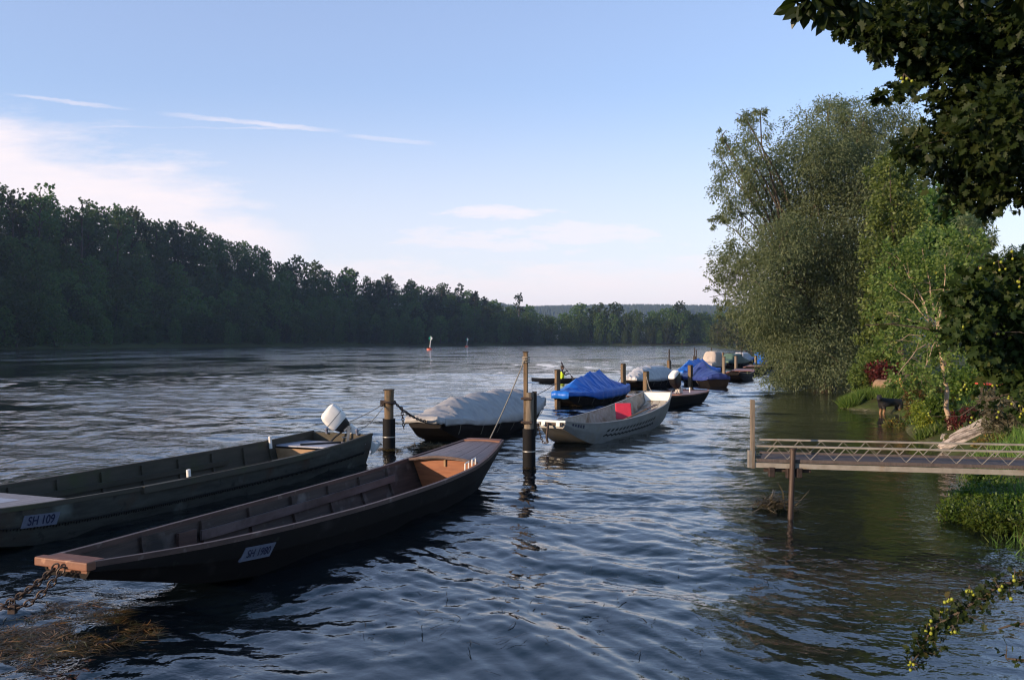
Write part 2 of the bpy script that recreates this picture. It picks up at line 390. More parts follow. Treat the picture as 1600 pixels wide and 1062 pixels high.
def polar_mesh(name, radii, angs, zfun, mat, smooth=True):
    A, R = np.meshgrid(angs, radii); X = R*np.sin(A); Y = R*np.cos(A); Z = zfun(X, Y, R, A)
    nr, na = X.shape
    V = np.stack([X, Y, Z], -1).reshape(-1,3)
    i = np.arange(nr-1)[:,None]*na; k = np.arange(na)[None,:]; k2 = (k+1) % na
    q = np.stack([i+k, i+k2, i+na+k2, i+na+k], -1)
    q = q.reshape(-1,4)
    # centre cap
    c = len(V); V = np.vstack([V, [[0,0,float(zfun(np.array([[0.]]), np.array([[0.]]), np.array([[radii[0]]]), np.array([[0.]])).ravel()[0])]]])
    tri = np.stack([np.full(na, c), (np.arange(na)+1) % na, np.arange(na)], -1)
    loops = np.concatenate([q.ravel(), tri.ravel()]); tot = np.concatenate([np.full(len(q),4), np.full(na,3)])
    st = np.concatenate([[0], np.cumsum(tot)[:-1]])
    me = bpy.data.meshes.new(name); me.vertices.add(len(V)); me.vertices.foreach_set('co', V.ravel())
    me.loops.add(len(loops)); me.loops.foreach_set('vertex_index', loops.astype(np.int32))
    me.polygons.add(len(tot)); me.polygons.foreach_set('loop_start', st.astype(np.int32))
    me.update(calc_edges=True); me.validate()
    if smooth: me.shade_smooth()
    me.materials.append(mat)
    o = bpy.data.objects.new(name, me); COL.objects.link(o); return o

def ground_material():
    m, nt, b = newmat('river_ground')
    g = node(nt, 'ShaderNodeNewGeometry'); sep = node(nt, 'ShaderNodeSeparateXYZ'); nt.links.new(g.outputs['Position'], sep.inputs[0])
    def noise(s, d=6):
        n = node(nt, 'ShaderNodeTexNoise'); n.inputs['Scale'].default_value = s; n.inputs['Detail'].default_value = d
        nt.links.new(g.outputs['Position'], n.inputs['Vector']); return n.outputs['Fac']
    v = node(nt, 'ShaderNodeTexVoronoi'); v.inputs['Scale'].default_value = 9; nt.links.new(g.outputs['Position'], v.inputs['Vector'])
    sv = node(nt, 'ShaderNodeSeparateColor'); nt.links.new(v.outputs['Color'], sv.inputs[0])
    bed = ramp(nt, sv.outputs[0], [(0,(.06,.06,.032)), (.6,(.12,.112,.06)), (.9,(.19,.17,.10)), (1,(.28,.25,.17))])
    algae = ramp(nt, noise(1.3), [(.42,(0,0,0)), (.6,(1,1,1))])
    mb = node(nt, 'ShaderNodeMixRGB'); nt.links.new(algae, mb.inputs[0]); nt.links.new(bed, mb.inputs[1]); mb.inputs[2].default_value = (.065,.078,.026,1)
    land = ramp(nt, noise(2.2), [(.3,(.055,.038,.022)), (.5,(.045,.060,.018)), (.7,(.075,.105,.026))])
    mr = node(nt, 'ShaderNodeMapRange'); mr.inputs['From Min'].default_value = -.02; mr.inputs['From Max'].default_value = .12
    nt.links.new(sep.outputs['Z'], mr.inputs['Value'])
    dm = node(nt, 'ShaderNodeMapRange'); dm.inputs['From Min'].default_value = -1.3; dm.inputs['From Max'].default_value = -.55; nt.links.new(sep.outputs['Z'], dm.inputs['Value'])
    mb2 = node(nt, 'ShaderNodeMixRGB'); nt.links.new(dm.outputs[0], mb2.inputs[0]); mb2.inputs[1].default_value = (.016,.022,.026,1); nt.links.new(mb.outputs[0], mb2.inputs[2])   # deep bed coloured darker, standing in for light lost through the water
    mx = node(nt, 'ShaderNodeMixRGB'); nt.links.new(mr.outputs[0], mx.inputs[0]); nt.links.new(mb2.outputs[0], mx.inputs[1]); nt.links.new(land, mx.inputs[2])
    nt.links.new(mx.outputs[0], b.inputs['Base Color']); b.inputs['Roughness'].default_value = .9; b.inputs['Specular IOR Level'].default_value = .1
    return m

def water_material():
    m, nt, b = newmat('river_water'); nt.nodes.remove(b)
    g = node(nt, 'ShaderNodeNewGeometry')
    def noise(s, d, st=(1,1,1), rough=.55):
        mp = node(nt, 'ShaderNodeMapping'); mp.inputs['Scale'].default_value = st; mp.inputs['Rotation'].default_value = (0,0,.35)
        nt.links.new(g.outputs['Position'], mp.inputs[0])
        n = node(nt, 'ShaderNodeTexNoise'); n.inputs['Scale'].default_value = s; n.inputs['Detail'].default_value = d; n.inputs['Roughness'].default_value = rough
        nt.links.new(mp.outputs[0], n.inputs['Vector']); return n.outputs['Fac']
    # calm and ruffled patches drifting down the river
    patch = node(nt, 'ShaderNodeMapRange'); patch.inputs['From Min'].default_value = .40; patch.inputs['From Max'].default_value = .60
    patch.inputs['To Min'].default_value = .28; patch.inputs['To Max'].default_value = 1.5
    nt.links.new(noise(.09, 3, (1,.6,1)), patch.inputs['Value'])
    hsum = node(nt, 'ShaderNodeMath', operation='MULTIPLY_ADD')
    nt.links.new(noise(4.2, 3, (1,1,1)), hsum.inputs[0]); hsum.inputs[1].default_value = .011
    h2 = node(nt, 'ShaderNodeMath', operation='MULTIPLY'); nt.links.new(noise(1.15, 3), h2.inputs[0]); h2.inputs[1].default_value = .028
    h3 = node(nt, 'ShaderNodeMath', operation='MULTIPLY_ADD'); nt.links.new(noise(11., 2), h3.inputs[0]); h3.inputs[1].default_value = .0045; nt.links.new(h2.outputs[0], h3.inputs[2])
    nt.links.new(h3.outputs[0], hsum.inputs[2])
    # midstream, far from the sheltered bank, the current is choppier
    ln = node(nt, 'ShaderNodeVectorMath', operation='LENGTH'); nt.links.new(g.outputs['Position'], ln.inputs[0])
    ch = node(nt, 'ShaderNodeMapRange', interpolation_type='SMOOTHSTEP'); nt.links.new(ln.outputs['Value'], ch.inputs[0])
    for i_, q_ in enumerate((70, 240, 1.15, 3.4)): ch.inputs[i_+1].default_value = q_
    pm = node(nt, 'ShaderNodeMath', operation='MULTIPLY'); nt.links.new(patch.outputs[0], pm.inputs[0]); nt.links.new(ch.outputs[0], pm.inputs[1])
    hp = node(nt, 'ShaderNodeMath', operation='MULTIPLY'); nt.links.new(hsum.outputs[0], hp.inputs[0]); nt.links.new(pm.outputs[0], hp.inputs[1])
    bp = node(nt, 'ShaderNodeBump'); bp.inputs['Strength'].default_value = 1; bp.inputs['Distance'].default_value = 1.0
    nt.links.new(hp.outputs[0], bp.inputs['Height'])
    gl = node(nt, 'ShaderNodeBsdfGlossy'); gl.inputs['Roughness'].default_value = .03; gl.inputs['Color'].default_value = (1,1,1,1)
    nt.links.new(bp.outputs[0], gl.inputs['Normal'])
    tr = node(nt, 'ShaderNodeBsdfTransparent'); tr.inputs['Color'].default_value = (.58,.62,.48,1)
    df = node(nt, 'ShaderNodeBsdfDiffuse'); df.inputs['Color'].default_value = (.012,.024,.036,1)
    body = node(nt, 'ShaderNodeMixShader'); body.inputs[0].default_value = .22
    nt.links.new(tr.outputs[0], body.inputs[1]); nt.links.new(df.outputs[0], body.inputs[2])
    fr = node(nt, 'ShaderNodeFresnel'); fr.inputs['IOR'].default_value = 1.54; nt.links.new(bp.outputs[0], fr.inputs['Normal'])
    mx = node(nt, 'ShaderNodeMixShader'); nt.links.new(fr.outputs[0], mx.inputs[0])
    nt.links.new(body.outputs[0], mx.inputs[1]); nt.links.new(gl.outputs[0], mx.inputs[2])
    nt.links.new(mx.outputs[0], nt.nodes['Material Output'].inputs[0])
    return m

def shelter(X, Y):
    """0 in the calm strip along the near bank, 1 out in the current"""
    dr = sdist(X, Y, RBD).reshape(np.shape(X))      # positive over water
    w = 2.2+np.clip(np.asarray(Y),0,28)*.085-np.clip(np.asarray(Y)-30,0,30)*.09
    return .16+.84*sst((dr-w*.55)/(w*.9))

wave_rng = np.random.default_rng(11)
WAVES = []
for i in range(84):
    lam = .22*(5.2/.22)**wave_rng.random()
    th = wave_rng.normal(.35, .75)+ (PI if wave_rng.random() < .25 else 0)
    WAVES.append((lam, th, wave_rng.random()*2*PI, .0034*lam**1.0*(.5+wave_rng.random())*(1.12 if lam < 1.2 else .95)))

def water_z(X, Y, R, A):
    Z = np.zeros_like(X)
    da = np.abs(np.gradient(A, axis=1)) if A.shape[1] > 1 else np.full_like(A, .01)
    sp = np.maximum(R*np.minimum(da, .3), R*.0033)
    wx = X+.35*np.sin(Y*.55+1.2*np.sin(X*.3))+.2*np.sin(X*1.1+Y*.7); wy = Y+.4*np.sin(X*.5+.6*np.sin(Y*.4))+.2*np.sin(Y*1.3-X*.6)
    for lam, th, ph, amp in WAVES:
        k = 2*PI/lam; a = amp*np.clip((lam/sp-2.5)/2.5, 0, 1)
        s = np.sin(k*(wx*math.sin(th)+wy*math.cos(th))+ph)
        mod = .65+.35*np.sin(X*.21/lam**.4+ph*3+Y*.17)
        Z += a*mod*(s+.25*np.cos(2*(k*(wx*math.sin(th)+wy*math.cos(th))+ph)))
    riffle = 1+1.4*np.exp(-((X-10.5)**2/40+(Y-41)**2/260))          # broken water where the current squeezes past the moored boats
    return Z*shelter(X, Y)*np.clip(1.25-R/400, .0, 1)*(1-.36*sst((R-11)/16))*riffle

ang = np.concatenate([np.linspace(-math.radians(37), math.radians(37), 800), np.linspace(math.radians(38), math.radians(322), 120)])
rad = np.concatenate([[1.5,2.5,3.5], np.geomspace(4.2, 75, 900), np.geomspace(77, 1000, 160)])
water = polar_mesh('river_water', rad, ang, water_z, water_material()); tag(water, kind='structure')
ang2 = np.concatenate([np.linspace(-math.radians(42), math.radians(42), 260), np.linspace(math.radians(44), math.radians(316), 80)])
rad2 = np.concatenate([[.5,1,1.6], np.geomspace(2, 60, 120), np.geomspace(62, 4600, 150)])
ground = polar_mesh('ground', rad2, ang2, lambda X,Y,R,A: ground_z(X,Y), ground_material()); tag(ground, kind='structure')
# ------------------------------------------------------------------ boats
class Hull:
    """stations: (y, half width at gunwale, gunwale height, half width at bottom, bottom height); y runs bow to stern"""
    def __init__(s, st): s.st = [np.array(c, float) for c in zip(*st)]; s.L = st[-1][0]
    def at(s, y): return [float(hermite(s.st[0], s.st[k], y)) for k in (1,2,3,4)]
    def side(s, y, f, off=0., sg=1):
        """point on the outer side, f = 0 at the gunwale .. 1 at the bottom"""
        wg, zg, wb, zb = s.at(y); bulge = .03*math.sin(PI*f)
        return Vector((sg*(wg+(wb-wg)*f+bulge+off), y, zg+(zb-zg)*f))
    def ring(s, y, th, fs, floor, lap):
        wg, zg, wb, zb = s.at(y)
        o = [s.side(y, f, lap if f < .5 else 0.) for f in fs]
        out = o+[Vector((-p.x, p.y, p.z)) for p in o[::-1]]
        zf = min(zb+floor, zg-.03)
        inn = []
        for f in fs:
            z = zg+(zf-zg)*f; fo = (zg-z)/max(zg-zb, 1e-3); p = s.side(y, fo)
            inn.append(Vector((max(p.x-th, .02), y, z)))
        return out, inn+[Vector((-p.x, p.y, p.z)) for p in inn[::-1]]
    def shell(s, mb, th=.028, floor=.05, n=56, y0=0., y1=None, mi=0, lap=.012, mo=0):
        fs = (0,.2,.44,.46,.52,.75,1.); y1 = y1 or s.L
        R = [s.ring(y, th, fs, floor, lap) for y in np.linspace(y0, y1, n)]
        mb.sheet([r[0] for r in R], mo); mb.sheet([r[1][::-1] for r in R], mi)
        k = len(R[0][0])
        mb.sheet([[r[0][0], r[1][0]] for r in R][::-1], mo); mb.sheet([[r[0][-1], r[1][-1]] for r in R], mo)
        for r, fl in ((R[0], 0), (R[-1], 1)):
            vs = r[0]+r[1]; fc = [(i, i+1, k+i+1, k+i) for i in range(k-1)]
            if fl: fc = [f[::-1] for f in fc]
            mb.add(vs, fc, mo)
    def board(s, mb, y, th=.045, mi=0, top=0., bot=0., dy=0., inset=.01, f1=1.):
        """solid cross board (transom, bulkhead) at y; dy leans its top along y"""
        wg, zg, wb, zb = s.at(y); wb = wg+(wb-wg)*f1; zb = zg+(zb-zg)*f1
        a = [(-(wg-inset), zg+top), (wg-inset, zg+top), (wb-inset, zb+bot), (-(wb-inset), zb+bot)]
        vs = [(x, y+(dy if i < 2 else 0), z) for i, (x,z) in enumerate(a)]+[(x, y+th+(dy if i < 2 else 0), z) for i, (x,z) in enumerate(a)]
        mb.add(vs, [(0,1,2,3),(7,6,5,4),(0,4,5,1),(1,5,6,2),(2,6,7,3),(3,7,4,0)], mi)
    def rail(s, mb, sg, y0, y1, w=.05, h=.05, off=.0, up=.0, mi=0, n=50):
        rows = []
        for y in np.linspace(y0, y1, n):
            wg, zg, wb, zb = s.at(y); x = wg+off
            rows.append([Vector((sg*(x-w*.6), y, zg+up+h*.5)), Vector((sg*(x+w*.4), y, zg+up+h*.5)), Vector((sg*(x+w*.4), y, zg+up-h*.5)), Vector((sg*(x-w*.6), y, zg+up-h*.5))])
        if sg < 0: rows = [r[::-1] for r in rows]
        mb.sheet(rows, mi, closed=True); mb.add(rows[0], [(0,1,2,3)], mi); mb.add(rows[-1], [(3,2,1,0)], mi)
    def rib(s, mb, y, th=.028, floor=.05, w=.055, d=.045, mi=0, top=.04):
        wg, zg, wb, zb = s.at(y)
        for sg in (-1, 1):
            pts = []
            for f in (top, .3, .6, .95):
                p = s.side(y, f); p.x = sg*(p.x-th-d*.45); pts.append(p)
            for a, b in zip(pts[:-1], pts[1:]): mb.beam(a, b+(b-a)*.03, w, d, mi, up=(sg,0,.2))
        zf = zb+floor+d*.4
        mb.box((0, y, zf), (2*(wb-th)-.04, w, d), mi)
    def stringer(s, mb, sg, y0, y1, f=.42, off=.085, w=.03, h=.10, mi=0, n=36):
        rows = []
        for y in np.linspace(y0, y1, n):
            p = s.side(y, f); x = p.x-off
            rows.append([Vector((sg*(x-w/2), y, p.z+h/2)), Vector((sg*(x+w/2), y, p.z+h/2)), Vector((sg*(x+w/2), y, p.z-h/2)), Vector((sg*(x-w/2), y, p.z-h/2))])
        if sg < 0: rows = [r[::-1] for r in rows]
        mb.sheet(rows, mi, closed=True); mb.add(rows[0], [(0,1,2,3)], mi); mb.add(rows[-1], [(3,2,1,0)], mi)
    def planks(s, mb, y0, y1, n, up=.09, gap=.012, th=.022, mi=0, fw=.96, along=True):
        """floor boards"""
        if along:
            for k in range(n):
                a, b = -1+2*k/n, -1+2*(k+1)/n
                for ya, yb in zip(np.linspace(y0, y1, 9)[:-1], np.linspace(y0, y1, 9)[1:]):
                    q = []
                    for y in (ya, yb):
                        wg, zg, wb, zb = s.at(y); w = (wb-.05)*fw
                        q.append((a*w+gap/2, b*w-gap/2, y, zb+up))
                    (xa,xb,y_,z_), (xc,xd,y2,z2) = q
                    mb.add([(xa,y_,z_),(xb,y_,z_),(xd,y2,z2),(xc,y2,z2),(xa,y_,z_-th),(xb,y_,z_-th),(xd,y2,z2-th),(xc,y2,z2-th)],
                           [(0,1,2,3),(0,4,5,1),(1,5,6,2),(2,6,7,3),(3,7,4,0)], mi)
        else:
            for k in range(n):
                y = y0+(y1-y0)*(k+.5)/n; wg, zg, wb, zb = s.at(y)
                mb.box((0, y, zb+up), (2*(wb-.05)*fw, (y1-y0)/n-gap, th), mi)
    def deck(s, mb, y0, y1, n=5, crown=.0, up=.012, th=.03, gap=.008, mi=0, inset=.035, m=8):
        """boarded deck between the gunwales, planks along y, with an arched crown"""
        for k in range(n):
            a, b = -1+2*k/n, -1+2*(k+1)/n
            top = []
            for y in np.linspace(y0, y1, m):
                wg, zg, wb, zb = s.at(y); w = wg-inset; cr = crown*(1-(y-y0)/(y1-y0)*.8)
                xa, xb = a*w+gap/2, b*w-gap/2; r = []
                for x in np.linspace(xa, xb, 4): r.append(Vector((x, y, zg+up+cr*(1-(x/w)**2))))
                top.append(r)
            rows = [r+[p-Vector((0,0,th)) for p in r[::-1]] for r in top]
            mb.sheet([q[::-1] for q in rows], mi, closed=True); mb.add(rows[0], [tuple(range(8))[::-1]], mi); mb.add(rows[-1], [tuple(range(8))], mi)

def cover(name, hull, ridge, drop, mat, label, root_loc, rz, hoops=(), y0=0., y1=None, wr=.02, seed=0, pw=2., over=.035, bag=.0, wave=.03, drops=None, group='boat covers', tent=False):
    """a tarpaulin draped over the boat: crown line ridge(y), hanging edge of depth drop, folds between the hoops under it"""
    y1 = y1 or hull.L; mb = MB(); rows = []; nu = 41
    rg = hermite([r[0] for r in ridge], [r[1] for r in ridge], np.linspace(y0, y1, 130))
    if tent: rg = np.interp(np.linspace(y0, y1, 130), [r[0] for r in ridge], [r[1] for r in ridge])
    for i, y in enumerate(np.linspace(y0, y1, 130)):
        wg, zg, wb, zb = hull.at(min(max(y, 0), hull.L)); w = wg+over; zr = max(rg[i], zg+.02)
        if hoops:
            dmin = min(abs(y-h) for h in hoops); zr -= bag*(zr-zg)*min(1, dmin/.8)**.65*.5
        dp = drop if drops is None else float(np.interp(y, [d[0] for d in drops], [d[1] for d in drops]))
        row = []
        for k, q in enumerate((1., .66, .33)):                       # hanging edge, left
            row.append((-1, q, dp))
        for u in np.linspace(-1, 1, nu): row.append((u, 0, dp))
        for q in (.33, .66, 1.): row.append((1, q, dp))
        pts = []
        for u, q, dp_ in row:
            x = u*w; z = zg+.03+(zr-zg)*(1-abs(u)**pw)
            fold = wr*.45*(nz(x*1.2+seed*7, y*.8, 3.1, 1.3)+.4*nz(x*2.2+y*1.1, y*2.3-x*1.5, seed+5., 2.0))
            # creases radiating from the ties along the edge, and sharper wandering ones
            yk = (round((y+seed*.3)/.95)*.95)-seed*.3; rr_ = math.hypot(y-yk, (1.04-abs(u))*w); ph = math.atan2(y-yk, (1.04-abs(u))*w)
            fold += wr*.8*math.cos(ph*8+seed)*math.exp(-rr_/.75)*min(1, rr_*4)
            q1 = nz(x*.8+y*.9, y*.25-x*.2, seed+2., 1.5); fold += wr*.8*max(0, 1-abs(q1)*10)
            q2 = nz(y*.8-x*.9, x*.3, seed+8., 1.7); fold += wr*.6*max(0, 1-abs(q2)*12)
            z += fold*min(1, (1-abs(u))*4+.35)
            if q:
                sg = 1 if u > 0 else -1
                z = zg+.03-dp_*q+wave*q*nz(y*1.3, sg*3+seed, 2, 1.1); x += sg*(.012*math.sin(y*9+seed)*q+.01+.6*wr*nz(y*3, seed, 1+q, 1.3)*q)
            pts.append(Vector((x, y, z)))
        rows.append(pts)
    mb.sheet([r[::-1] for r in rows])
    for r, sg in ((rows[0], -1), (rows[-1], 1)):                        # ends hang down too
        low = []
        for p in r[3:-3]:
            low.append(Vector((p.x, p.y+sg*.03, min(p.z, r[3].z)-drop*(.9+.15*nz(p.x*3, seed, sg, 1)))))
        low = [r[0]]+low+[r[-1]]
        rr = r[2:-2]
        mb.sheet([rr, low] if sg < 0 else [low, rr])
    o = mb.build(name, mat, None, smooth=50)
    for sg in (-1, 1):                                                   # lashings under the hem
        for y in np.arange(y0+.7, y1-.3, 1.15):
            wg, zg, wb, zb = hull.at(y); dp = drop if drops is None else float(np.interp(y, [d[0] for d in drops], [d[1] for d in drops]))
            a = hull.side(y, 0, .05, sg); a.z = zg-dp+.03; q = hull.side(y+.05, min(.8, (dp+.22)/max(zg-zb,.3)), .012, sg)
            tb = MB(); tb.tube([a, (a+q)/2+Vector((sg*.01,0,0)), q], .009, 5); tb.build('tie', M['rope'], o)
    so = o.modifiers.new('cloth', 'SOLIDIFY'); so.thickness = .006; so.offset = 1
    o.location = root_loc; o.rotation_euler = (0,0,rz)
    tag(o, label, 'boat cover', group)
    return o

def place(bow, stern):
    dx, dy = stern[0]-bow[0], stern[1]-bow[1]
    return (bow[0], bow[1], 0.0), -math.atan2(dx, dy), math.hypot(dx, dy)

def text_mesh(body, size, shear=.0, spacing=1.0, xs=1.0):
    cu = bpy.data.curves.new('lettering', 'FONT'); cu.body = body; cu.size = size; cu.shear = shear; cu.space_character = spacing
    cu.align_x = 'CENTER'; cu.align_y = 'CENTER'; cu.offset = size*.018
    o = bpy.data.objects.new('lettering', cu); COL.objects.link(o); bpy.context.view_layer.update()
    me = bpy.data.meshes.new_from_object(o.evaluated_get(bpy.context.evaluated_depsgraph_get()))
    vs = [(v.co.x*xs, v.co.y, 0) for v in me.vertices]; fs = [tuple(p.vertices) for p in me.polygons]
    bpy.data.objects.remove(o); bpy.data.meshes.remove(me); return vs, fs

def number_plate(hull, root, body, y, f, w, h, skew, size, xs, mats, shear):
    a = hull.side(y-w/2, f); b = hull.side(y+w/2, f); c = hull.side(y, f-.1); d = hull.side(y, f+.1)
    X = (b-a).normalized(); U = (c-d).normalized(); N = X.cross(U).normalized(); U = N.cross(X)
    O = hull.side(y, f)+N*.02
    T = lambda p, z: O+X*p[0]+U*p[1]+N*z
    mb = MB()
    q = [(-w/2-skew/2, -h/2), (w/2-skew/2, -h/2), (w/2+skew/2, h/2), (-w/2+skew/2, h/2)]
    mb.add([T(p, 0) for p in q]+[T(p, -.03) for p in q], [(0,1,2,3),(0,4,5,1),(1,5,6,2),(2,6,7,3),(3,7,4,0)], 0)
    pl = mb.build('registration_plate', mats[0], root)
    vs, fs = text_mesh(body, size, shear, xs=xs)
    mt = MB(); mt.add([T(v, .004) for v in vs], fs); mt.build('lettering', mats[1], pl)
    for sx, sy in ((-1,-1),(1,-1),(1,1),(-1,1)): pass
    return pl

GB = 'boats moored along the river'
def boat(name, label, bow, stern, st, outer, inner, rail, floor=.05, ribs=(), ribm=None, rails=True, cat='boat', transoms=True, tr_m=None, lap=.012, rw=.05, rh=.05):
    loc, rz, L = place(bow, stern)
    k = L/st[-1][0]; st = [(a*k, *r) for a, *r in st]
    H = Hull(st); root = thing(name, label, cat, loc, rz, GB)
    mb = MB(); H.shell(mb, floor=floor, mi=1, mo=0, lap=lap); mb.build('hull', [outer, inner], root, smooth=25)
    if rails:
        for sg in (-1, 1):
            mb = MB(); H.rail(mb, sg, .0, H.L, w=rw, h=rh); mb.build('gunwale', rail, root, smooth=30)
    for y in ribs:
        mb = MB(); H.rib(mb, y, floor=floor); mb.build('rib', ribm or inner, root)
    if transoms:
        for y, nm in ((.004, 'bow_board'), (H.L-.05, 'transom')):
            mb = MB(); H.board(mb, y, .045, inset=.012); mb.build(nm, tr_m or outer, root)
    return H, root, loc, rz

# --- nearest boat: dark weidling with the number SH 1980
stA = [(0,.28,.60,.24,.46),(.6,.40,.565,.33,.30),(1.5,.56,.525,.44,.08),(3,.72,.49,.57,-.07),(4.5,.80,.475,.64,-.1),(6,.82,.485,.64,-.1),(7.5,.78,.53,.58,-.06),(8.3,.69,.59,.48,.0),(9.1,.54,.67,.38,.27),(9.85,.37,.76,.30,.62)]
bowA, sternA = (-4.24, 8.53), (-.52, 17.6)
HA, rA, locA, rzA = boat('river_punt', 'nearest open wooden punt, almost black outside, numbered SH 1980, brown deck at its far end', bowA, sternA, stA, M['tar'], M['inner'], M['rail'],
    ribs=(1.45,2.55,3.55,4.55,5.5,6.4,7.25), ribm=M['inner'], transoms=False, rw=.055, rh=.055)
mb = MB(); HA.board(mb, .01, .04, inset=.01); mb.build('bow_plank', M['bow'], rA)
mb = MB(); mb.box((0,-.02,.595), (.68,.11,.085)); mb.box((0,.11,.612), (.58,.16,.025)); mb.build('bow_block', M['bow'], rA, bevel=.018)
mb = MB(); HA.board(mb, 9.80, .05, inset=.005); mb.build('transom', M['rail'], rA)
mb = MB(); HA.deck(mb, 7.95, 9.72, n=6, crown=.075, up=.008); mb.build('stern_deck', M['deckwood'], rA)
mb = MB()
wg, zg, wb, zb = HA.at(8.08); top = [Vector((x, 8.08, zg-.03+.07*(1-(x/(wg-.03))**2))) for x in np.linspace(-(wg-.04), wg-.04, 9)]
bot = [Vector((x, 8.08, zb+.08)) for x in np.linspace(-(wb-.03), wb-.03, 9)]
mb.sheet([bot, top]); mb.sheet([[p+Vector((0,.03,0)) for p in r] for r in (top, bot)]); bk = mb.build('bulkhead', M['bulk'], rA)
mb = MB(); mb.box((-.02,8.06,zg-.045), (.035,.02,.12)); mb.build('latch', M['tan'], bk)
mb = MB(); HA.deck(mb, 9.62, 9.80, n=1, crown=.02, up=.035, th=.035, inset=.02); mb.build('stern_trim', M['bow'], rA)
mb = MB()
for i in range(12):
    x0 = -(wg-.04)+2*(wg-.04)*i/12; x1 = x0+2*(wg-.04)/12
    f = lambda x: zg+.002+.075*(1-(x/(wg-.035))**2)
    mb.beam((x0,7.94,f(x0)), (x1,7.94,f(x1)), .03, .035)
mb.build('deck_edge', M['rail'], rA)
mb = MB(); HA.planks(mb, 6.5, 8.06, 9, up=.085, along=False); mb.build('stern_floor', M['tan'], rA)
mb = MB(); HA.planks(mb, .8, 6.4, 5, up=.075); mb.build('floorboards', M['inner'], rA)
for sg in (-1, 1):
    mb = MB(); HA.stringer(mb, sg, 2.45, 7.35, f=.34, h=.12, off=.10); mb.build('side_rail', M['deckwood'], rA)
mb = MB(); p = HA.side(2.15, .38); mb.box((-(p.x-.07), 2.2, p.z), (.04,.3,.22)); mb.build('rowlock_block', M['rail'], rA)
for y, z in ((7.5,0), (7.85,0)):
    p = HA.side(y, 0); mb = MB()
    mb.tube([p+Vector((-.1,-.07,-.01)), p+Vector((-.10,-.07,.10)), p+Vector((-.10,.07,.12)), p+Vector((-.1,.07,0))], .012, 6); mb.build('cleat', M['white'], rA)
number_plate(HA, rA, 'SH 1980', 2.05, .40, .47, .155, .07, .125, .86, (M['plate'], M['ink']), .25)
# --- second boat: long grey-green boat SH 109
stB = [(0,.40,.66,.34,.52),(1.2,.68,.57,.6,.22),(3,.98,.52,.86,-.05),(5,1.05,.50,.92,-.1),(7.5,1.03,.50,.90,-.1),(9.5,.93,.53,.80,-.08),(11.3,.78,.62,.62,-.06)]
sternB = (-3.86, 20.35); bowB = (sternB[0]-.372*11.3, sternB[1]-.928*11.3)
HB, rB, locB, rzB = boat('work_boat', 'long grey-green wooden boat numbered SH 109, mossy inside, white outboard on its stern', bowB, sternB, stB, M['green'], M['greenin'], M['greenin'],
    ribs=(3.6,4.5,5.4,6.3,7.2,8.1,9.0,9.8), transoms=True, tr_m=M['greenin'], rw=.06, rh=.06)
mb = MB(); HB.deck(mb, .05, 3.0, n=6, up=.02, inset=.0, gap=.006); mb.build('bow_deck', M['greydeck'], rB)
mb = MB(); mb.box((-.12,1.95,.60), (1.05,1.7,.025)); pn = mb.build('deck_hatch', M['panel'], rB); pn.rotation_euler = (-.025,0,0)
mb = MB()
pts = []
for y in np.linspace(.7, 11.0, 230):
    pts.append(y)
for y0_, y1_ in zip(pts[:-1], pts[1:]):
    a = HB.side(y0_, .50, .013); b = HB.side(y1_, .50, .013)
    mb.beam(a, b, .006, .018)
    if int(y0_*100) % 2 == 0 or True:
        c = HB.side((y0_+y1_)/2, .575+.015*math.sin(y0_*37), .006); mb.beam((a+b)/2, c, .006, .014, up=(1,0,0))
mb.build('caulked_seam', M['caulk'], rB)
mb = MB(); HB.planks(mb, 3.0, 9.9, 6, up=.08); mb.build('floorboards', M['greenin'], rB)
for sg in (-1, 1):
    mb = MB(); HB.stringer(mb, sg, 3.5, 8.5, f=.40); mb.build('side_rail', M['greenin'], rB)
wg, zg, wb, zb = HB.at(10.0)
mb = MB(); HB.board(mb, 9.98, .03, top=-.16, inset=.05); mb.build('seat_front', M['tan'], rB)
mb = MB()
for x0_, x1_ in ((-.84,-.3),(-.29,.25),(.26,.8)):
    mb.box(((x0_+x1_)/2, 10.5, .44), (x1_-x0_, 1.0, .03))
mb.build('stern_seat', M['panel'], rB)
mb = MB(); mb.box((.0,10.45,.475), (.9,.07,.035), rot=Matrix.Rotation(.9, 3, 'Z')); mb.build('tiller_bar', M['black'], rB)
mb = MB(); HB.rail(mb, 1, 4.2, 9.3, w=.09, h=.10, off=.03, up=-.02); mb.build('rubbing_strake', M['greenin'], rB, smooth=30)
for y, sg, m in ((5.35, 1, 'white'), (9.75, -1, 'white')):
    p = HB.side(y, .05); mb = MB(); x = sg*(p.x-.12)
    mb.tube([(x, y, p.z-.1), (x, y-.03, p.z+.16)], .036, 10); mb.build('rowlock_pin', M[m], rB, smooth=40)
for x in (-.35, .45):
    mb = MB(); mb.tube([(x, 11.22, .60), (x, 11.2, .70)], .03, 8); mb.sphere((x,11.2,.70), .04); mb.build('tie_bollard', M['plate'], rB, smooth=60)
number_plate(HB, rB, 'SH 109', 2.55, .36, .50, .165, .035, .165, .78, (M['plate'], M['ink']), .1)

def superring(cx, cy, z, a, b, n=20, e=4.2):
    out = []
    for k in range(n):
        t = 2*PI*k/n; c, s_ = math.cos(t), math.sin(t)
        out.append(Vector((cx+a*math.copysign(abs(c)**(2/e), c), cy+b*math.copysign(abs(s_)**(2/e), s_), z)))
    return out

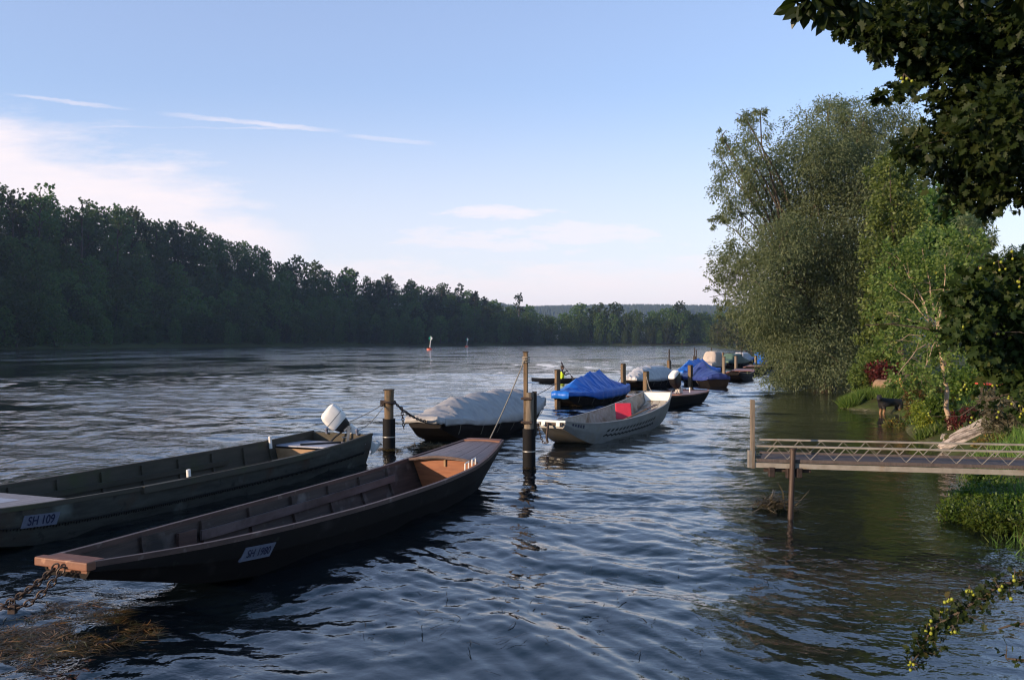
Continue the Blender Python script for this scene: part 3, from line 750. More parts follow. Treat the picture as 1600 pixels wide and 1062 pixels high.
def outboard(label, loc, rz, tilt, s=1.0, white=True, lid=False):
    """y points astern; the pivot is the clamp on the transom"""
    root = thing('outboard_motor', label, 'outboard motor', loc, rz, 'outboard motors')
    R = Matrix.Rotation(tilt, 4, 'X'); S = Matrix.Scale(s, 4)
    def fin(mb, name, mats, par, **kw):
        mb.v = [tuple((R @ S) @ Vector(v)) for v in mb.v]; return mb.build(name, mats, par, **kw)
    mb = MB(); prof = [(.30,.13,.19,.02),(.36,.155,.245,.03),(.50,.165,.26,.04),(.66,.162,.245,.05),(.74,.145,.215,.06),(.775,.10,.15,.06)]
    mb.sheet([superring(0, o, z, a, b) for z,a,b,o in prof], closed=True); mb.add(superring(0,.06,.775,.10,.15), [tuple(range(20))])
    if lid: mb.m = [0 if sum(mb.v[i][2] for i in f)/len(f) > .62 else 1 for f in mb.f]
    c = fin(mb, 'cowling', [M['white'], M['black']], root, smooth=40)
    mb = MB(); mb.sheet([superring(0,.035,.50,.168,.262), superring(0,.035,.510,.168,.262)], closed=True); fin(mb, 'cowling_seam', M['black'], c, smooth=30)
    mb = MB(); prof = [(.10,.06,.09,.03),(.16,.10,.15,.03),(.28,.132,.195,.02),(.315,.14,.20,.02)]
    mb.sheet([superring(0, o, z, a, b) for z,a,b,o in prof], closed=True); mb.add(superring(0,.03,.10,.06,.09), [tuple(range(20))[::-1]]); mb.add(superring(0,.02,.315,.14,.20), [tuple(range(20))])
    fin(mb, 'lower_cowl', M['black'], root, smooth=40)
    mb = MB(); prof = [(-.75,.03,.10),(-.5,.035,.10),(-.2,.045,.10),(.12,.06,.11)]
    mb.sheet([superring(0,.08,z,a,b) for z,a,b in prof], closed=True)
    mb.box((0,.10,-.50), (.16,.3,.015)); mb.sheet([superring(0,y_,-.70,r,.001,12,2) for y_,r in ((-.08,.01),(.0,.045),(.16,.045),(.25,.015))], closed=True)
    mb.tube([(0,-.1,-.72),(0,.0,-.72),(0,.2,-.72),(0,.26,-.72)], [.01,.045,.045,.02], 10)
    d = fin(mb, 'drive_leg', M['white'] if white else M['black'], root, smooth=40)
    mb = MB()
    for k in range(3):
        t = 2*PI*k/3; q = Matrix.Rotation(t, 3, 'Y')
        vs = [q @ Vector(v) for v in ((.015,.25,.0),(.05,.22,.09),(.0,.24,.13),(-.05,.27,.08))]
        mb.add([Vector((0,0,-.72))+v for v in vs], [(0,1,2,3)])
    fin(mb, 'propeller', M['steel'], d)
    mb = MB(); mb.tube([(0,-.08,.15),(0,-.3,.2),(0,-.5,.21)], [.022,.02,.026], 8); fin(mb, 'tiller_handle', M['black'], root, smooth=40)
    mb = MB()
    for x in (-.09, .09):
        mb.beam((x,-.02,.16), (x,-.05,-.20), .03, .06); mb.beam((x,-.05,.12), (x,-.13,.05), .03, .04); mb.tube([(x,-.06,-.1),(x,-.16,-.1)], .012, 6); mb.box((x,-.17,-.1), (.07,.015,.02))
    mb.beam((-.1,0,.1), (.1,0,.1), .05, .05)
    mb.build('clamp_bracket', M['steel'], root)
    return root
p = Matrix.Rotation(rzB, 4, 'Z') @ Vector((.22, 11.27, .62))
outboard('white-cowled outboard motor tilted up on the stern of the grey-green boat', (locB[0]+p.x, locB[1]+p.y, p.z+.02), rzB-.95, math.radians(50), .95)

# --- boat under the long pale grey cover
stC = [(0,.52,.70,.42,.48),(.8,.68,.63,.58,.16),(2,.86,.52,.70,-.06),(4,.95,.48,.76,-.1),(6,.93,.50,.74,-.08),(7.4,.78,.58,.6,.02),(8.7,.55,.72,.45,.45)]
HC, rC, locC, rzC = boat('covered_boat', 'black boat lying under the long wrinkled pale grey cover', (-2.2,22.9), (.62,31.1), stC, M['tar'], M['inner'], M['tar'])
cover('boat_cover', HC, [(0,.74),(.6,.82),(2.0,1.13),(2.8,1.06),(3.7,1.20),(4.5,1.08),(5.4,1.18),(6.2,1.03),(7.0,1.11),(8.0,.92),(8.7,.78)], .14, M['tgrey'], 'long wrinkled pale grey cover with arched hoops, tied over the black boat', locC, rzC,
      hoops=(2.0,3.7,5.4,7.0), wr=.05, seed=1, bag=.0, pw=1.75, tent=True, y0=-.05, drops=((0,.17),(1.2,.12),(5,.2),(9,.22)))
# --- open aluminium boat
stD = [(0,.36,.70,.30,.52),(.7,.52,.60,.44,.22),(1.6,.70,.54,.56,-.02),(3.2,.84,.51,.66,-.1),(5,.88,.55,.68,-.1),(6.8,.84,.66,.62,-.02),(8,.70,.80,.52,.16),(9.03,.46,1.0,.38,.62)]
HD, rD, locD, rzD = boat('aluminium_boat', 'open pale metal boat with a raised stern and black zigzag stripes on its side', (1.0,22.5), (5.0,30.6), stD, M['alu'], M['aluin'], M['alu'], floor=.03, lap=0, rw=.05, rh=.03)
mb = MB(); mb.box((0,-.03,.70), (.78,.06,.05)); mb.box((0,-.05,.63), (.62,.03,.05), 1); mb.box((-.2,-.06,.63), (.10,.06,.10)); mb.box((.2,-.06,.63), (.10,.06,.10)); mb.build('bow_rail', [M['white'], M['rust']], rD)
mb = MB(); HD.planks(mb, 7.3, 8.9, 3, up=.16, mi=0); mb.build('stern_floor', M['aluin'], rD)
mb = MB(); HD.board(mb, 8.85, .04, inset=.03, top=.0); mb.build('stern_panel', M['white'], rD)
mb = MB()
def strip4(c):
    n_ = Vector((1,0,0)); mb.add(c+[q-n_*.004 for q in c], [(0,1,2,3),(0,4,5,1),(1,5,6,2),(2,6,7,3),(3,7,4,0)])
for k in range(15):
    y = 2.0+k*.27; strip4([HD.side(y, .45, .006), HD.side(y+.10, .34, .006), HD.side(y+.25, .30, .006), HD.side(y+.16, .42, .006)])
    strip4([HD.side(y-.12, .66, .006), HD.side(y-.12, .60, .006), HD.side(y+.06, .52, .006), HD.side(y+.08, .58, .006)])
    strip4([HD.side(y+.05, .52, .006), HD.side(y+.15, .60, .006), HD.side(y+.15, .67, .006), HD.side(y+.05, .59, .006)])
mb.build('side_stripe', M['caulk'], rD)
mb = MB()
for k in range(5):
    y = .28+k*.115; c = [HD.side(y, .30, .006), HD.side(y+.075, .30, .006), HD.side(y+.10, .10, .006), HD.side(y+.025, .10, .006)]
    mb.add(c, [(0,1,2,3)])
    if k in (1,3,4): mb.add([HD.side(y+.04, .24, .009), HD.side(y+.055, .24, .009), HD.side(y+.065, .16, .009), HD.side(y+.05, .16, .009)], [(0,1,2,3)], 1)
mb.build('side_marking', [M['ink'], M['alu']], rD)
def on(loc, rz, v):
    q = Matrix.Rotation(rz, 4, 'Z') @ Vector(v); return Vector((loc[0]+q.x, loc[1]+q.y, q.z))
mb = MB(); mb.box((0,0,.26), (.05,.52,.52)); c = mb.build('seat_cushion', M['red'], bevel=.05); c.location = on(locD, rzD, (-.30,6.35,.24)); c.rotation_euler = (0,-.30,rzD-1.0)
tag(c, 'red square cushion leaning against the inside of the pale metal boat', 'cushion')
for v0, v1, lb in (((.05,4.4,.24), (.25,8.0,.62), 'longer brown oar lying lengthwise in the pale metal boat, blade towards its stern'), ((.35,4.9,.26), (.50,7.2,.55), 'shorter oar lying nearest the striped side of the pale metal boat')):
    root = thing('oar', lb, 'oar', on(locD, rzD, v0), rzD, 'oars in the metal boat'); d = Vector(v1)-Vector(v0)
    mb = MB(); mb.tube([(0,0,0), d*.75], .025, 7); mb.build('shaft', M['tan'], root)
    mb = MB(); mb.beam(d*.75, d, .12, .02); mb.build('blade', M['rail'], root)
mb = MB(); mb.box((0,0,.09), (.24,.3,.18)); mb.box((0,0,.19), (.2,.26,.02), 1); b_ = mb.build('bait_box', [M['tan'], M['white']], bevel=.015); b_.location = on(locD, rzD, (.35,5.3,.16)); b_.rotation_euler = (0,0,rzD+.3)
tag(b_, 'small pale box beside the oars in the metal boat', 'box')
mb = MB(); q = [[(-.10,-.14,0),(.10,-.14,0),(.10,.10,0),(-.10,.10,0)], [(-.13,-.2,.16),(.13,-.2,.16),(.13,.12,.12),(-.13,.12,.12)]]
mb.sheet(q, 0, closed=True); mb.add(q[0], [(3,2,1,0)]); mb.tube([(0,.1,.1),(0,.22,.16)], .02, 6, 1); bl = mb.build('bailer', [M['tan'], M['black']]); bl.location = on(locA, rzA, (.30,6.75,.06)); bl.rotation_euler = (0,0,rzA+.5); bl.scale = (1.3,1.3,1.3)
tag(bl, 'pale wooden bailing scoop lying on the floor of the nearest punt', 'bailer')

# --- the boats farther down the line
stS = [(0,.34,.62,.26,.42),(.9,.6,.55,.48,.06),(2.4,.82,.5,.66,-.08),(4.2,.86,.5,.68,-.1),(6.2,.8,.54,.6,-.06),(7.4,.66,.62,.5,.05)]
HE, rE, locE, rzE = boat('covered_boat', 'dark boat beneath the bright blue tent cover, behind the aluminium boat', (1.95,36.3), (5.0,43.0), stS, M['tar'], M['inner'], M['tar'])
cover('boat_cover', HE, [(0,.66),(.8,.72),(1.9,1.12),(3.6,1.36),(4.9,1.36),(6.2,.98),(7.4,.64)], .30, M['tblue'], 'bright blue tent-shaped cover with a ridge, nearest of the blue covers', locE, rzE, hoops=(1.9,3.6,4.9), wr=.035, seed=3, bag=.2, pw=1.05, tent=True, drops=((0,.20),(1,.12),(2.4,.30),(7.4,.34)))
HF, rF, locF, rzF = boat('covered_boat', 'black boat with a pale bow under milky plastic sheeting', (6.65,50.2), (10.3,57.5), stS, M['tar'], M['tan'], M['tbeige'])
cover('boat_cover', HF, [(0,.68),(.8,.95),(2.2,1.22),(4,1.25),(6,1.1),(7.4,.7)], .16, M['tclear'], 'milky plastic sheet bundled over the black boat with the pale bow', locF, rzF, hoops=(1.4,3,5), wr=.06, seed=4, bag=.2, pw=2.4)
stM = [(0,.30,.55,.24,.42),(1,.55,.50,.46,.14),(2.5,.80,.46,.64,-.06),(4.2,.92,.44,.7,-.1),(5.6,.90,.45,.66,-.06),(6.5,.76,.47,.54,.02),(7,.54,.49,.38,.16)]
HG, rG, locG, rzG = boat('motor_punt', 'open dark punt with a red-brown stern deck and outboard, behind the aluminium boat', (4.75,35.0), (8.45,41.0), stM, M['tar'], M['brown'], M['brown'], ribs=(1.6,2.4,3.2), ribm=M['greydeck'])
mb = MB(); HG.deck(mb, 3.9, 6.95, n=4, up=-.03, crown=.02); mb.build('stern_deck', M['brown'], rG)
mb = MB(); HG.deck(mb, .05, .9, n=3, up=.01); mb.build('bow_deck', M['brown'], rG)
mb = MB(); mb.tube([(.62,4.5,.5),(.62,4.5,.72)], .025, 6); mb.build('rowlock_pin', M['white'], rG)
outboard('small outboard with a cream lid and dark sides, on the red-brown decked punt', on(locG, rzG, (-.1,5.05,.56)), rzG-.2, math.radians(34), 1.15, lid=True)
HI, rI, locI, rzI = boat('covered_boat', 'dark boat far down the row under the brighter blue tent', (11.6,62.5), (15.4,69.0), stS, M['tar'], M['inner'], M['tar'])
cover('boat_cover', HI, [(0,.66),(.8,.8),(2.2,1.32),(4.2,1.42),(5.2,1.36),(6.4,.95),(7.4,.64)], .26, M['tblue'], 'blue tent-shaped cover beyond the milky sheet, second of the bright blue covers', locI, rzI, hoops=(2.2,4.2,5.2), wr=.04, seed=5, bag=.2, pw=1.1, tent=True)
HJ, rJ, locJ, rzJ = boat('covered_boat', 'dark boat under the peaked navy blue cover', (11.3,57.5), (12.0,52.0), stS, M['tar'], M['inner'], M['tar'])
cover('boat_cover', HJ, [(0,.66),(1.2,.8),(2.2,1.35),(2.9,1.42),(3.6,1.05),(5.5,.85),(7.4,.68)], .20, M['tnavy'], 'dark navy cover with a single peak, draped between two posts', locJ, rzJ, hoops=(2.7,), wr=.03, seed=6, pw=1.2, tent=True)
far = [((15.0,60.5),(17.4,67.0),'weathered brown open boat behind the slender grey post',None,None),
       ((17.6,80.5),(20.2,87.5),'boat with an orange varnished rail under the beige canvas','tbeige','upright beige canvas hood on the boat with the orange rail'),
       ((19.4,73.0),(22.2,80.5),'dark open boat tucked against the willow branches',None,None),
       ((22.0,92.5),(25.5,99.0),'dark boat under the dull green cover','tgreen','dull green cover behind the beige canvas hood'),
       ((24.2,88.0),(27.4,94.0),'boat half hidden by willow twigs, under a small blue cover','tblue','small blue cover glimpsed through the willow twigs, lower one'),
       ((29.4,108.0),(33.0,114.0),'farthest boat of the row, under a blue cover','tblue','farthest blue cover at the end of the row of boats'),
       ((26.0,104.0),(29.5,111.0),'pale covered boat near the end of the row','tclear','whitish cover near the far end of the row')]
for i, (bw, sn, lb, tm, tl) in enumerate(far):
    H_, r_, lc_, rz_ = boat('moored_boat', lb, bw, sn, stS, M['tar'], M['brown'], M['orange'] if tm == 'tbeige' else M['brown'], ribs=() if tm else (1.5,2.6,3.7,4.8))
    if tm:
        hh = 1.75 if tm == 'tbeige' else 1.35
        cover('boat_cover', H_, [(0,.66),(1.0,.85),(1.6,hh),(4.2,hh),(5.2,1.0),(7.4,.64)], .2, M[tm], tl, lc_, rz_, hoops=(1.6,3,4.2), wr=.03, seed=10+i, bag=.15, pw=5., tent=True)
    else:
        mb = MB(); H_.deck(mb, 5.4, 7.3, n=4); mb.build('stern_deck', M['brown'], r_)
        mb = MB(); mb.box((0,3.1,.42), (1.5,.3,.04)); mb.build('seat', M['tan'], r_)
# ------------------------------------------------------------------ mooring posts
GP = 'mooring posts'
def post(label, x, y, top, r, mat, sq=True, sleeve=None, cap=True, lean=0., thin=None, name='mooring_post'):
    root = thing(name, label, 'mooring post', (x, y, 0), rnd.uniform(-.3,.3), GP)
    bot = gz(x, y)-.3
    mb = MB()
    n = 4 if sq else 12; rr = r*1.3 if sq else r
    zs = np.linspace(bot, top, 9)
    mb.tube([(lean*z+.006*rnd.uniform(-1,1), .006*rnd.uniform(-1,1), z) for z in zs], [rr*(1+.03*rnd.uniform(-1,1)) for z in zs], n)
    o = mb.build('timber', M[mat], root, bevel=.012 if sq else 0, smooth=None if sq else 40)
    if cap:
        mb = MB(); mb.box((lean*top, 0, top+.012), (2.1*r, 2.1*r, .024)); mb.build('cap', M['darkpost'], root, bevel=.006)
    if sleeve:
        mb = MB(); mb.tube([(0,0,bot), (0,0,sleeve)], r*1.32, 16); mb.build('sleeve', M['sleeve'], root, smooth=40)
        mb = MB(); zb = sleeve*.45; mb.tube([(0,0,zb-.012), (0,0,zb+.012)], r*1.37, 16); mb.build('band', M['steel'], root, smooth=40)
    if thin:
        mb = MB(); mb.tube([(0,0,top-.4), (0,0,thin)], .045, 8); mb.build('marker_rod', M['darkpost'], root, smooth=40)
    return root
pa = post('stout post with a flat cap and black lower sleeve, beside the tilted white outboard', -3.02, 22.0, 1.50, .118, 'post', sq=False, sleeve=.80)
pb = post('tallest post, black-sleeved, with a slender timber strapped to its top half', .36, 18.9, 1.62, .105, 'postg', sq=False, sleeve=.86, cap=False)
mb = MB(); mb.beam((-.06,-.05,.95), (-.065,-.05,2.46), .085, .085); mb.build('upper_timber', M['post'], pb, bevel=.01)
mb = MB(); mb.box((-.065,-.05,2.475), (.11,.11,.03)); mb.build('cap', M['darkpost'], pb)
for z in (1.0, 1.5):
    mb = MB(); mb.box((-.03,-.03,z), (.24,.24,.05)); mb.build('strap', M['rust'], pb, bevel=.01)
mb = MB(); mb.beam((.11,.04,.7), (.11,.04,1.64), .05, .09); mb.build('fender_board', M['darkpost'], pb)
post('brown post standing left of the bright blue tent cover', 1.86, 36.7, 1.52, .10, 'post')
post('brown post between the blue tent cover and the milky plastic sheet', 5.28, 42.5, 1.62, .10, 'post')
post('brown post rising between the aluminium boat and the red-brown decked punt', 5.30, 35.4, 1.49, .10, 'post')
post('post topped with a thin dark rod, left of the second blue cover', 11.05, 63.0, 1.35, .12, 'post', thin=2.15)
post('short post behind the small cream-lidded outboard', 10.75, 54.0, 1.25, .12, 'post')
post('slender pale grey post standing in open water before the brown boats', 14.65, 62.0, 1.62, .10, 'postg')
post('grey post beside the dark boat at the willow branches', 18.9, 75.6, 1.45, .11, 'postg')
post('post with a thin rod behind the second blue cover', 14.6, 71.0, 1.1, .10, 'darkpost', thin=2.0)
post('post with a reddish rod in front of the beige canvas hood', 16.9, 83.0, 1.3, .11, 'darkpost', thin=2.1)
post('dark rod-like post behind the beige canvas hood', 19.6, 88.0, .9, .09, 'darkpost', thin=2.1)
post('thin dark post past the dull green cover', 24.0, 99.0, 1.4, .09, 'darkpost')
post('slim brown post left of the dull green cover', 22.4, 95.0, 1.5, .1, 'post')
post('slim post among the last boats, with a dark rod on top', 26.6, 104.0, 1.2, .1, 'post', thin=2.1)
post('short post in front of the small blue cover at the willow twigs', 23.4, 86.0, 1.3, .11, 'postg')
post('farthest thin post near the blue cover at the end of the row', 30.5, 117.0, 1.5, .1, 'darkpost')

# ------------------------------------------------------------------ ropes and chains
def sagline(a, b, sag, n=24):
    a, b = Vector(a), Vector(b); return [a.lerp(b, i/(n-1))-Vector((0,0,sag*4*(i/(n-1))*(1-i/(n-1)))) for i in range(n)]
def rope(label, pts, r=.012, mat='rope', name='mooring_rope', cat='rope', group='mooring ropes and chains'):
    mb = MB(); mb.tube(pts, r, 6); o = mb.build(name, M[mat], smooth=60); return tag(o, label, cat, group)
def chain(label, pts, link=.07, r=.0075, mat='rust'):
    """oval links laid one after the other along the line"""
    mb = MB(); P_ = [Vector(p) for p in pts]; acc = 0; flip = 0
    seg = [(P_[i+1]-P_[i]).length for i in range(len(P_)-1)]; T = sum(seg); n = int(T/(link*.72))
    for k in range(n):
        d = (k+.5)*T/n; i = 0
        while i < len(seg)-1 and d > seg[i]: d -= seg[i]; i += 1
        c = P_[i].lerp(P_[i+1], d/seg[i]); t = (P_[i+1]-P_[i]).normalized()
        s_ = t.cross(Vector((0,0,1)) if abs(t.z) < .9 else Vector((1,0,0))).normalized(); u = t.cross(s_)
        a, b = (s_, u) if k % 2 else (u, s_)
        ring = []
        for q in range(13):
            th = 2*PI*q/12; ring.append(c+t*math.cos(th)*link*.55+a*math.sin(th)*link*.32)
        mb.tube(ring, r, 5, caps=False)
    o = mb.build('mooring_chain', M[mat], smooth=60); return tag(o, label, 'chain', 'mooring ropes and chains')
sA = on(locA, rzA, (.1, 9.8, .80))
rope('pale rope slanting from the tallest post down to the stern of the nearest punt', sagline((.36-.07, 18.85, 2.38), sA, .05), .013)
wr = MB()
for k in range(3): wr.tube([(.295+.075*math.cos(t), 18.85+.075*math.sin(t), 2.36-.05*k) for t in np.linspace(0, 6.3, 14)], .016, 6)
tag(wr.build('rope_coil', M['rope'], smooth=60), 'pale rope wound round the top of the tallest post', 'rope')
tA = on(locB, rzB, (-.35, 11.2, .69)); tB = on(locB, rzB, (.45, 11.2, .69))
rope('thin mooring line from the capped post to the near stern corner of the grey-green boat', sagline((-3.12, 21.95, 1.15), tB, .10), .009)
rope('thin mooring line from the capped post that passes behind the white outboard', sagline((-3.12, 21.97, 1.18), tA, .06), .009)
cA = on(locC, rzC, (.1, -.02, .66))
chain('dark chain sagging from the capped post to the bow under the pale grey cover', sagline((-2.9, 22.0, 1.22), cA+Vector((-.05,-.02,0)), .10), .085, .011)
chain('short loose chain end dangling below the chain at the capped post', sagline((-2.72, 22.05, 1.08), (-2.66, 22.05, .55), .0, 8), .085, .011)
rope('dark rope looped over the bow of the boat with the pale grey cover', sagline((-2.62, 22.1, .98), on(locC, rzC, (.45, .05, .60)), .12), .016, 'rope2')
mb = MB(); mb.tube([(-3.02+.15*math.cos(t), 22.0+.15*math.sin(t), 1.2+.02*math.sin(2*t)) for t in np.linspace(0, 6.3, 20)], .03, 6); mb.box((-3.17,21.95,1.18), (.10,.12,.16)); tag(mb.build('rope_collar', M['rust'], smooth=50), 'dark chain collar around the capped post', 'chain')
dA = on(locD, rzD, (-.05, -.1, .66))
rope('brown strap hanging from the bow of the aluminium boat', [dA, dA+Vector((-.02,-.08,-.1)), dA+Vector((-.05,-.12,-.35)), dA+Vector((-.02,-.1,-.48))], .03, 'rust')
chain('loop of chain hanging under the bow of the aluminium boat', sagline(dA+Vector((-.26,-.02,-.02)), dA+Vector((-.03,-.1,-.45)), .22, 18), .075, .009)
rope('line from the post left of the blue tent cover to the grey covered boat', sagline((1.80, 36.6, .98), on(locC, rzC, (.0,8.6,.75)), .05), .012, 'rope2')
rope('line from the blue tent cover to the next brown post', sagline((5.2, 42.5, 1.1), on(locE, rzE, (0,7.3,.7)), .1), .012, 'rope2')
rope('slack line from the stern of the aluminium boat up to the brown post behind it', sagline(on(locD, rzD, (-.2,8.95,1.0)), (5.3, 35.3, 1.3), .12), .014)
bA = on(locA, rzA, (.02,-.12,.60))
far_ = Vector(W(-60, 965, .02))
chain('near chain running from the bow of the nearest punt down to the water', sagline(bA, far_, .10, 30), .085, .009)
chain('second chain hanging slack beside it from the punt bow, padlock at its end', sagline(bA+Vector((.05,0,-.03)), on(locA, rzA, (-.32,-.42,.25)), .12, 18), .085, .009)
mb = MB(); q = on(locA, rzA, (-.27,-.36,.22)); mb.box(q, (.07,.05,.08)); mb.tube([q+Vector((-.025,0,.04)), q+Vector((-.02,0,.09)), q+Vector((.02,0,.09)), q+Vector((.025,0,.04))], .008, 6)
tag(mb.build('padlock', M['rust'], bevel=.008), 'dark padlock hanging on the slack chain below the punt bow', 'padlock')
chain('short stretch of chain surfacing among the floating weed', [W(152, 1008, .03), W(170, 1000, .045), W(188, 992, .03)], .06, .009)

# ------------------------------------------------------------------ floating and clinging weed
rg = np.random.default_rng(5)
def weed(name, label, cx, cy, rx, ry, n, mat, L=.25, up=.02, rot=0., kind=None, cat='water weed', w=.05, heap=.0):
    a = rg.random(n)*2*PI; r = np.sqrt(rg.random(n))
    r = r*(.75+.35*np.sin(a*3+1)*np.sin(a*2))
    x = r*np.cos(a)*rx; y = r*np.sin(a)*ry
    c, s_ = math.cos(rot), math.sin(rot)
    pos = np.stack([cx+x*c-y*s_, cy+x*s_+y*c, up+rg.random(n)*.02+heap*(1-r)**1.0*rg.random(n)], -1)
    th = rg.normal(.5+rot, 1.3, n)
    T = [[(-.04*w/.05,0,0),(.04*w/.05,0,0),(.06,.35,.05),(.02,.35,.05)], [(.02,.35,.05),(.06,.35,.05),(.0,.7,.02),(-.03,.7,.02)], [(-.03,.7,.02),(.0,.7,.02),(-.10,1,-.03)]]
    dirs = np.stack([np.sin(th), np.cos(th), rg.normal(0, .05+heap, n)], -1)
    o = leaves_mesh(name, pos, dirs, L*(.5+rg.random(n)), T, M[mat], rg, upbias=2.5)
    return tag(o, label, cat, None, kind)
c0 = W(60, 1010, 0)
weed('water_weed', 'mat of brown and green river weed drifting below the bow of the nearest punt', -4.35, 7.9, 1.25, .85, 5200, 'fweed', L=.15, rot=.9, kind='stuff', w=.03)
weed('water_weed', 'tattered edge of river weed trailing from the big mat', -4.6, 8.9, .55, .35, 330, 'fweed', L=.2, rot=.6, kind='stuff', w=.03)
for lb_, (x_, y_), n_ in (('scraps of dark weed drifting in the open water right of the nearest punt', (-.4, 8.6), 90), ('scraps of dark weed drifting beyond the low berried branch', (1.6, 9.6), 80)):
    weed('weed_scraps', lb_, x_, y_, 2.2, 1.9, n_, 'fweedd', L=.16, up=.03, rot=.4, kind='stuff', w=.03)
weed('weed_clump', 'ring of brown weed caught on the capped post', -3.05, 21.95, .38, .3, 420, 'fweed', L=.2, heap=.10)
weed('weed_clump', 'grey weed trailing in the current beside the capped post', -2.2, 22.5, .75, .25, 420, 'fweedg', L=.3, heap=.10)
weed('weed_clump', 'thin ring of green weed at the foot of the tallest post', .36, 18.85, .28, .22, 160, 'fweed', L=.14, heap=.04)
weed('weed_clump', 'heap of pale dead weed caught on the jetty support post', 4.22, 14.45, .42, .30, 420, 'fweedg', L=.32, heap=.22)
weed('weed_clump', 'brown weed hanging at the foot of the post left of the blue tent cover', 2.55, 37.0, .3, .2, 160, 'fweed', L=.2, heap=.15)

# ------------------------------------------------------------------ jetty
JA = Vector((3.78, 13.85, .82)); JB = Vector((9.6, 11.95, .90)); jd = (JB-JA).normalized(); jn = Vector((-jd.y, jd.x, 0)).normalized()
if jn.y < 0: jn = -jn
jw = .95
root = thing('jetty', 'narrow metal gangway jetty with low lattice sides reaching out from the bank', 'jetty', (JA.x, JA.y, 0))
loc = lambda v: v-Vector((JA.x, JA.y, 0))
L = (JB-JA).length
def jp(s, t, z): return loc(JA+jd*s+jn*t)+Vector((0,0,z))
mb = MB()
nb = 34
for k in range(7):
    t0 = .07+(jw-.14)*(k+.5)/7; mb.beam(jp(.05,t0,.03), jp(L,t0,.03), (jw-.14)/7-.012, .03)
mb.build('deck', M['jdeck'], root)
for t in (0, jw):
    mb = MB()
    mb.beam(jp(-.05,t,-.03), jp(L,t,-.03), .05, .075); mb.beam(jp(.0,t,.045), jp(L,t,.045), .03, .05, 1)
    tr = mb.build('side_beam', [M['jetty'], M['jdeck']], root)
    mb = MB(); mb.beam(jp(0,t,.265), jp(L,t,.265), .035, .028); mb.build('top_rail', M['jetty'], tr)
    mb = MB(); nseg = 18
    for k in range(nseg):
        s0 = .12+k*(L-.1)/nseg; s1 = s0+(L-.1)/nseg
        mb.beam(jp(s0,t,.07), jp((s0+s1)/2,t,.255), .0095, .018, up=tuple(jn)); mb.beam(jp((s0+s1)/2,t,.255), jp(s1,t,.07), .006, .010, up=tuple(jn))
    mb.build('lattice', M['jetty'], tr)
mb = MB(); mb.beam(jp(-.06,-.02,-.08), jp(-.06,-.02,.98), .062, .062); mb.build('end_post', M['postg'], root, bevel=.006)
mb = MB(); mb.beam(jp(-.10,-.03,-.07), jp(-.10,-.03,.20), .07, .06); mb.beam(jp(-.08,0,.02), jp(-.08,jw,.02), .05, .1); mb.build('end_frame', M['jetty'], root, bevel=.006)
mb = MB()
for s_, z_ in ((.22,-.13),(.48,-.14),(.62,-.13)): mb.box(jp(s_,.0,z_), (.09,.10,.15))
mb.beam(jp(.1,.1,-.11), jp(.8,.1,-.11), .06, .06); mb.build('bracket', M['rust'], root, bevel=.01)
sx, sy = jp(.52,-.07,0).x, jp(.52,-.07,0).y
mb = MB(); zb = gz(JA.x+sx, JA.y+sy)-.3
mb.tube([(sx-.08,sy,zb), (sx-.02,sy,0), (sx+.02,sy,1.06)], .042, 12); mb.build('support_post', M['jpost'], root, smooth=40)
mb = MB(); mb.tube([(sx+.02,sy,1.05), (sx+.02,sy,1.075)], .055, 12); mb.build('post_cap', M['rust'], root)

# ------------------------------------------------------------------ navigation marks
def buoy(label, x, y, s):
    root = thing('navigation_buoy', label, 'buoy', (x, y, 0), .15, 'green and white river marks')
    mb = MB(); mb.sheet([superring(0,0,z,r,r*.9,16,2) for z,r in ((-.3,.7),(0,.95),(.35,.9),(.6,.5),(.75,.18))], closed=True); mb.build('float', M['buoyred'], root, smooth=40)
    mb = MB(); mb.sphere((-.45,-.3,.65), .38, sc=(1,1,.8)); mb.build('lamp_hump', M['rust'], root, smooth=60)
    mb = MB(); mb.tube([(.15,0,.5), (.35,0,3.2)], [.14,.10], 10); mb.build('mast', M['white'], root, smooth=40)
    mb = MB(); z = 3.75; h = .85; w = .72; d = .05
    for sx, m in ((-1,0),(1,1)):
        vs = [(.37,-d,z+h),(.37+sx*w,-d,z),(.37,-d,z-h),(.37,d,z+h),(.37+sx*w,d,z),(.37,d,z-h)]
        f = [(0,1,2),(5,4,3),(0,3,4,1),(1,4,5,2)]
        if sx > 0: f = [q[::-1] for q in f]
        mb.add(vs, f, m)
    mb.build('diamond_board', [M['buoygreen'], M['white']], root)
    root.scale = (s,s,s); return root
bx = W(671, 546.3); buoy('red-footed river mark with a green and white diamond, larger and nearer of the two', bx[0], bx[1], .96)
bx = W(729, 541.6); buoy('red-footed river mark with a green and white diamond, the smaller farther one', bx[0], bx[1], .95)

# ------------------------------------------------------------------ paddler
def skin_figure(name, joints, bones, mats, parent=None, sub=1, root_i=0):
    me = bpy.data.meshes.new(name); me.from_pydata([j[0] for j in joints], bones, [])
    o = bpy.data.objects.new(name, me); COL.objects.link(o)
    if parent: o.parent = parent
    for m in (mats if isinstance(mats, (list,tuple)) else [mats]): me.materials.append(m)
    md = o.modifiers.new('skin', 'SKIN'); md.use_smooth_shade = True
    lay = me.skin_vertices[0] if me.skin_vertices else None
    if lay is None:
        bpy.context.view_layer.update(); lay = me.skin_vertices[0]
    for i, j in enumerate(joints):
        r = j[1]; lay.data[i].radius = (r, r) if not isinstance(r, tuple) else r
    lay.data[root_i].use_root = True
    if sub: o.modifiers.new('sub', 'SUBSURF').levels = sub; o.modifiers['sub'].render_levels = sub
    return o

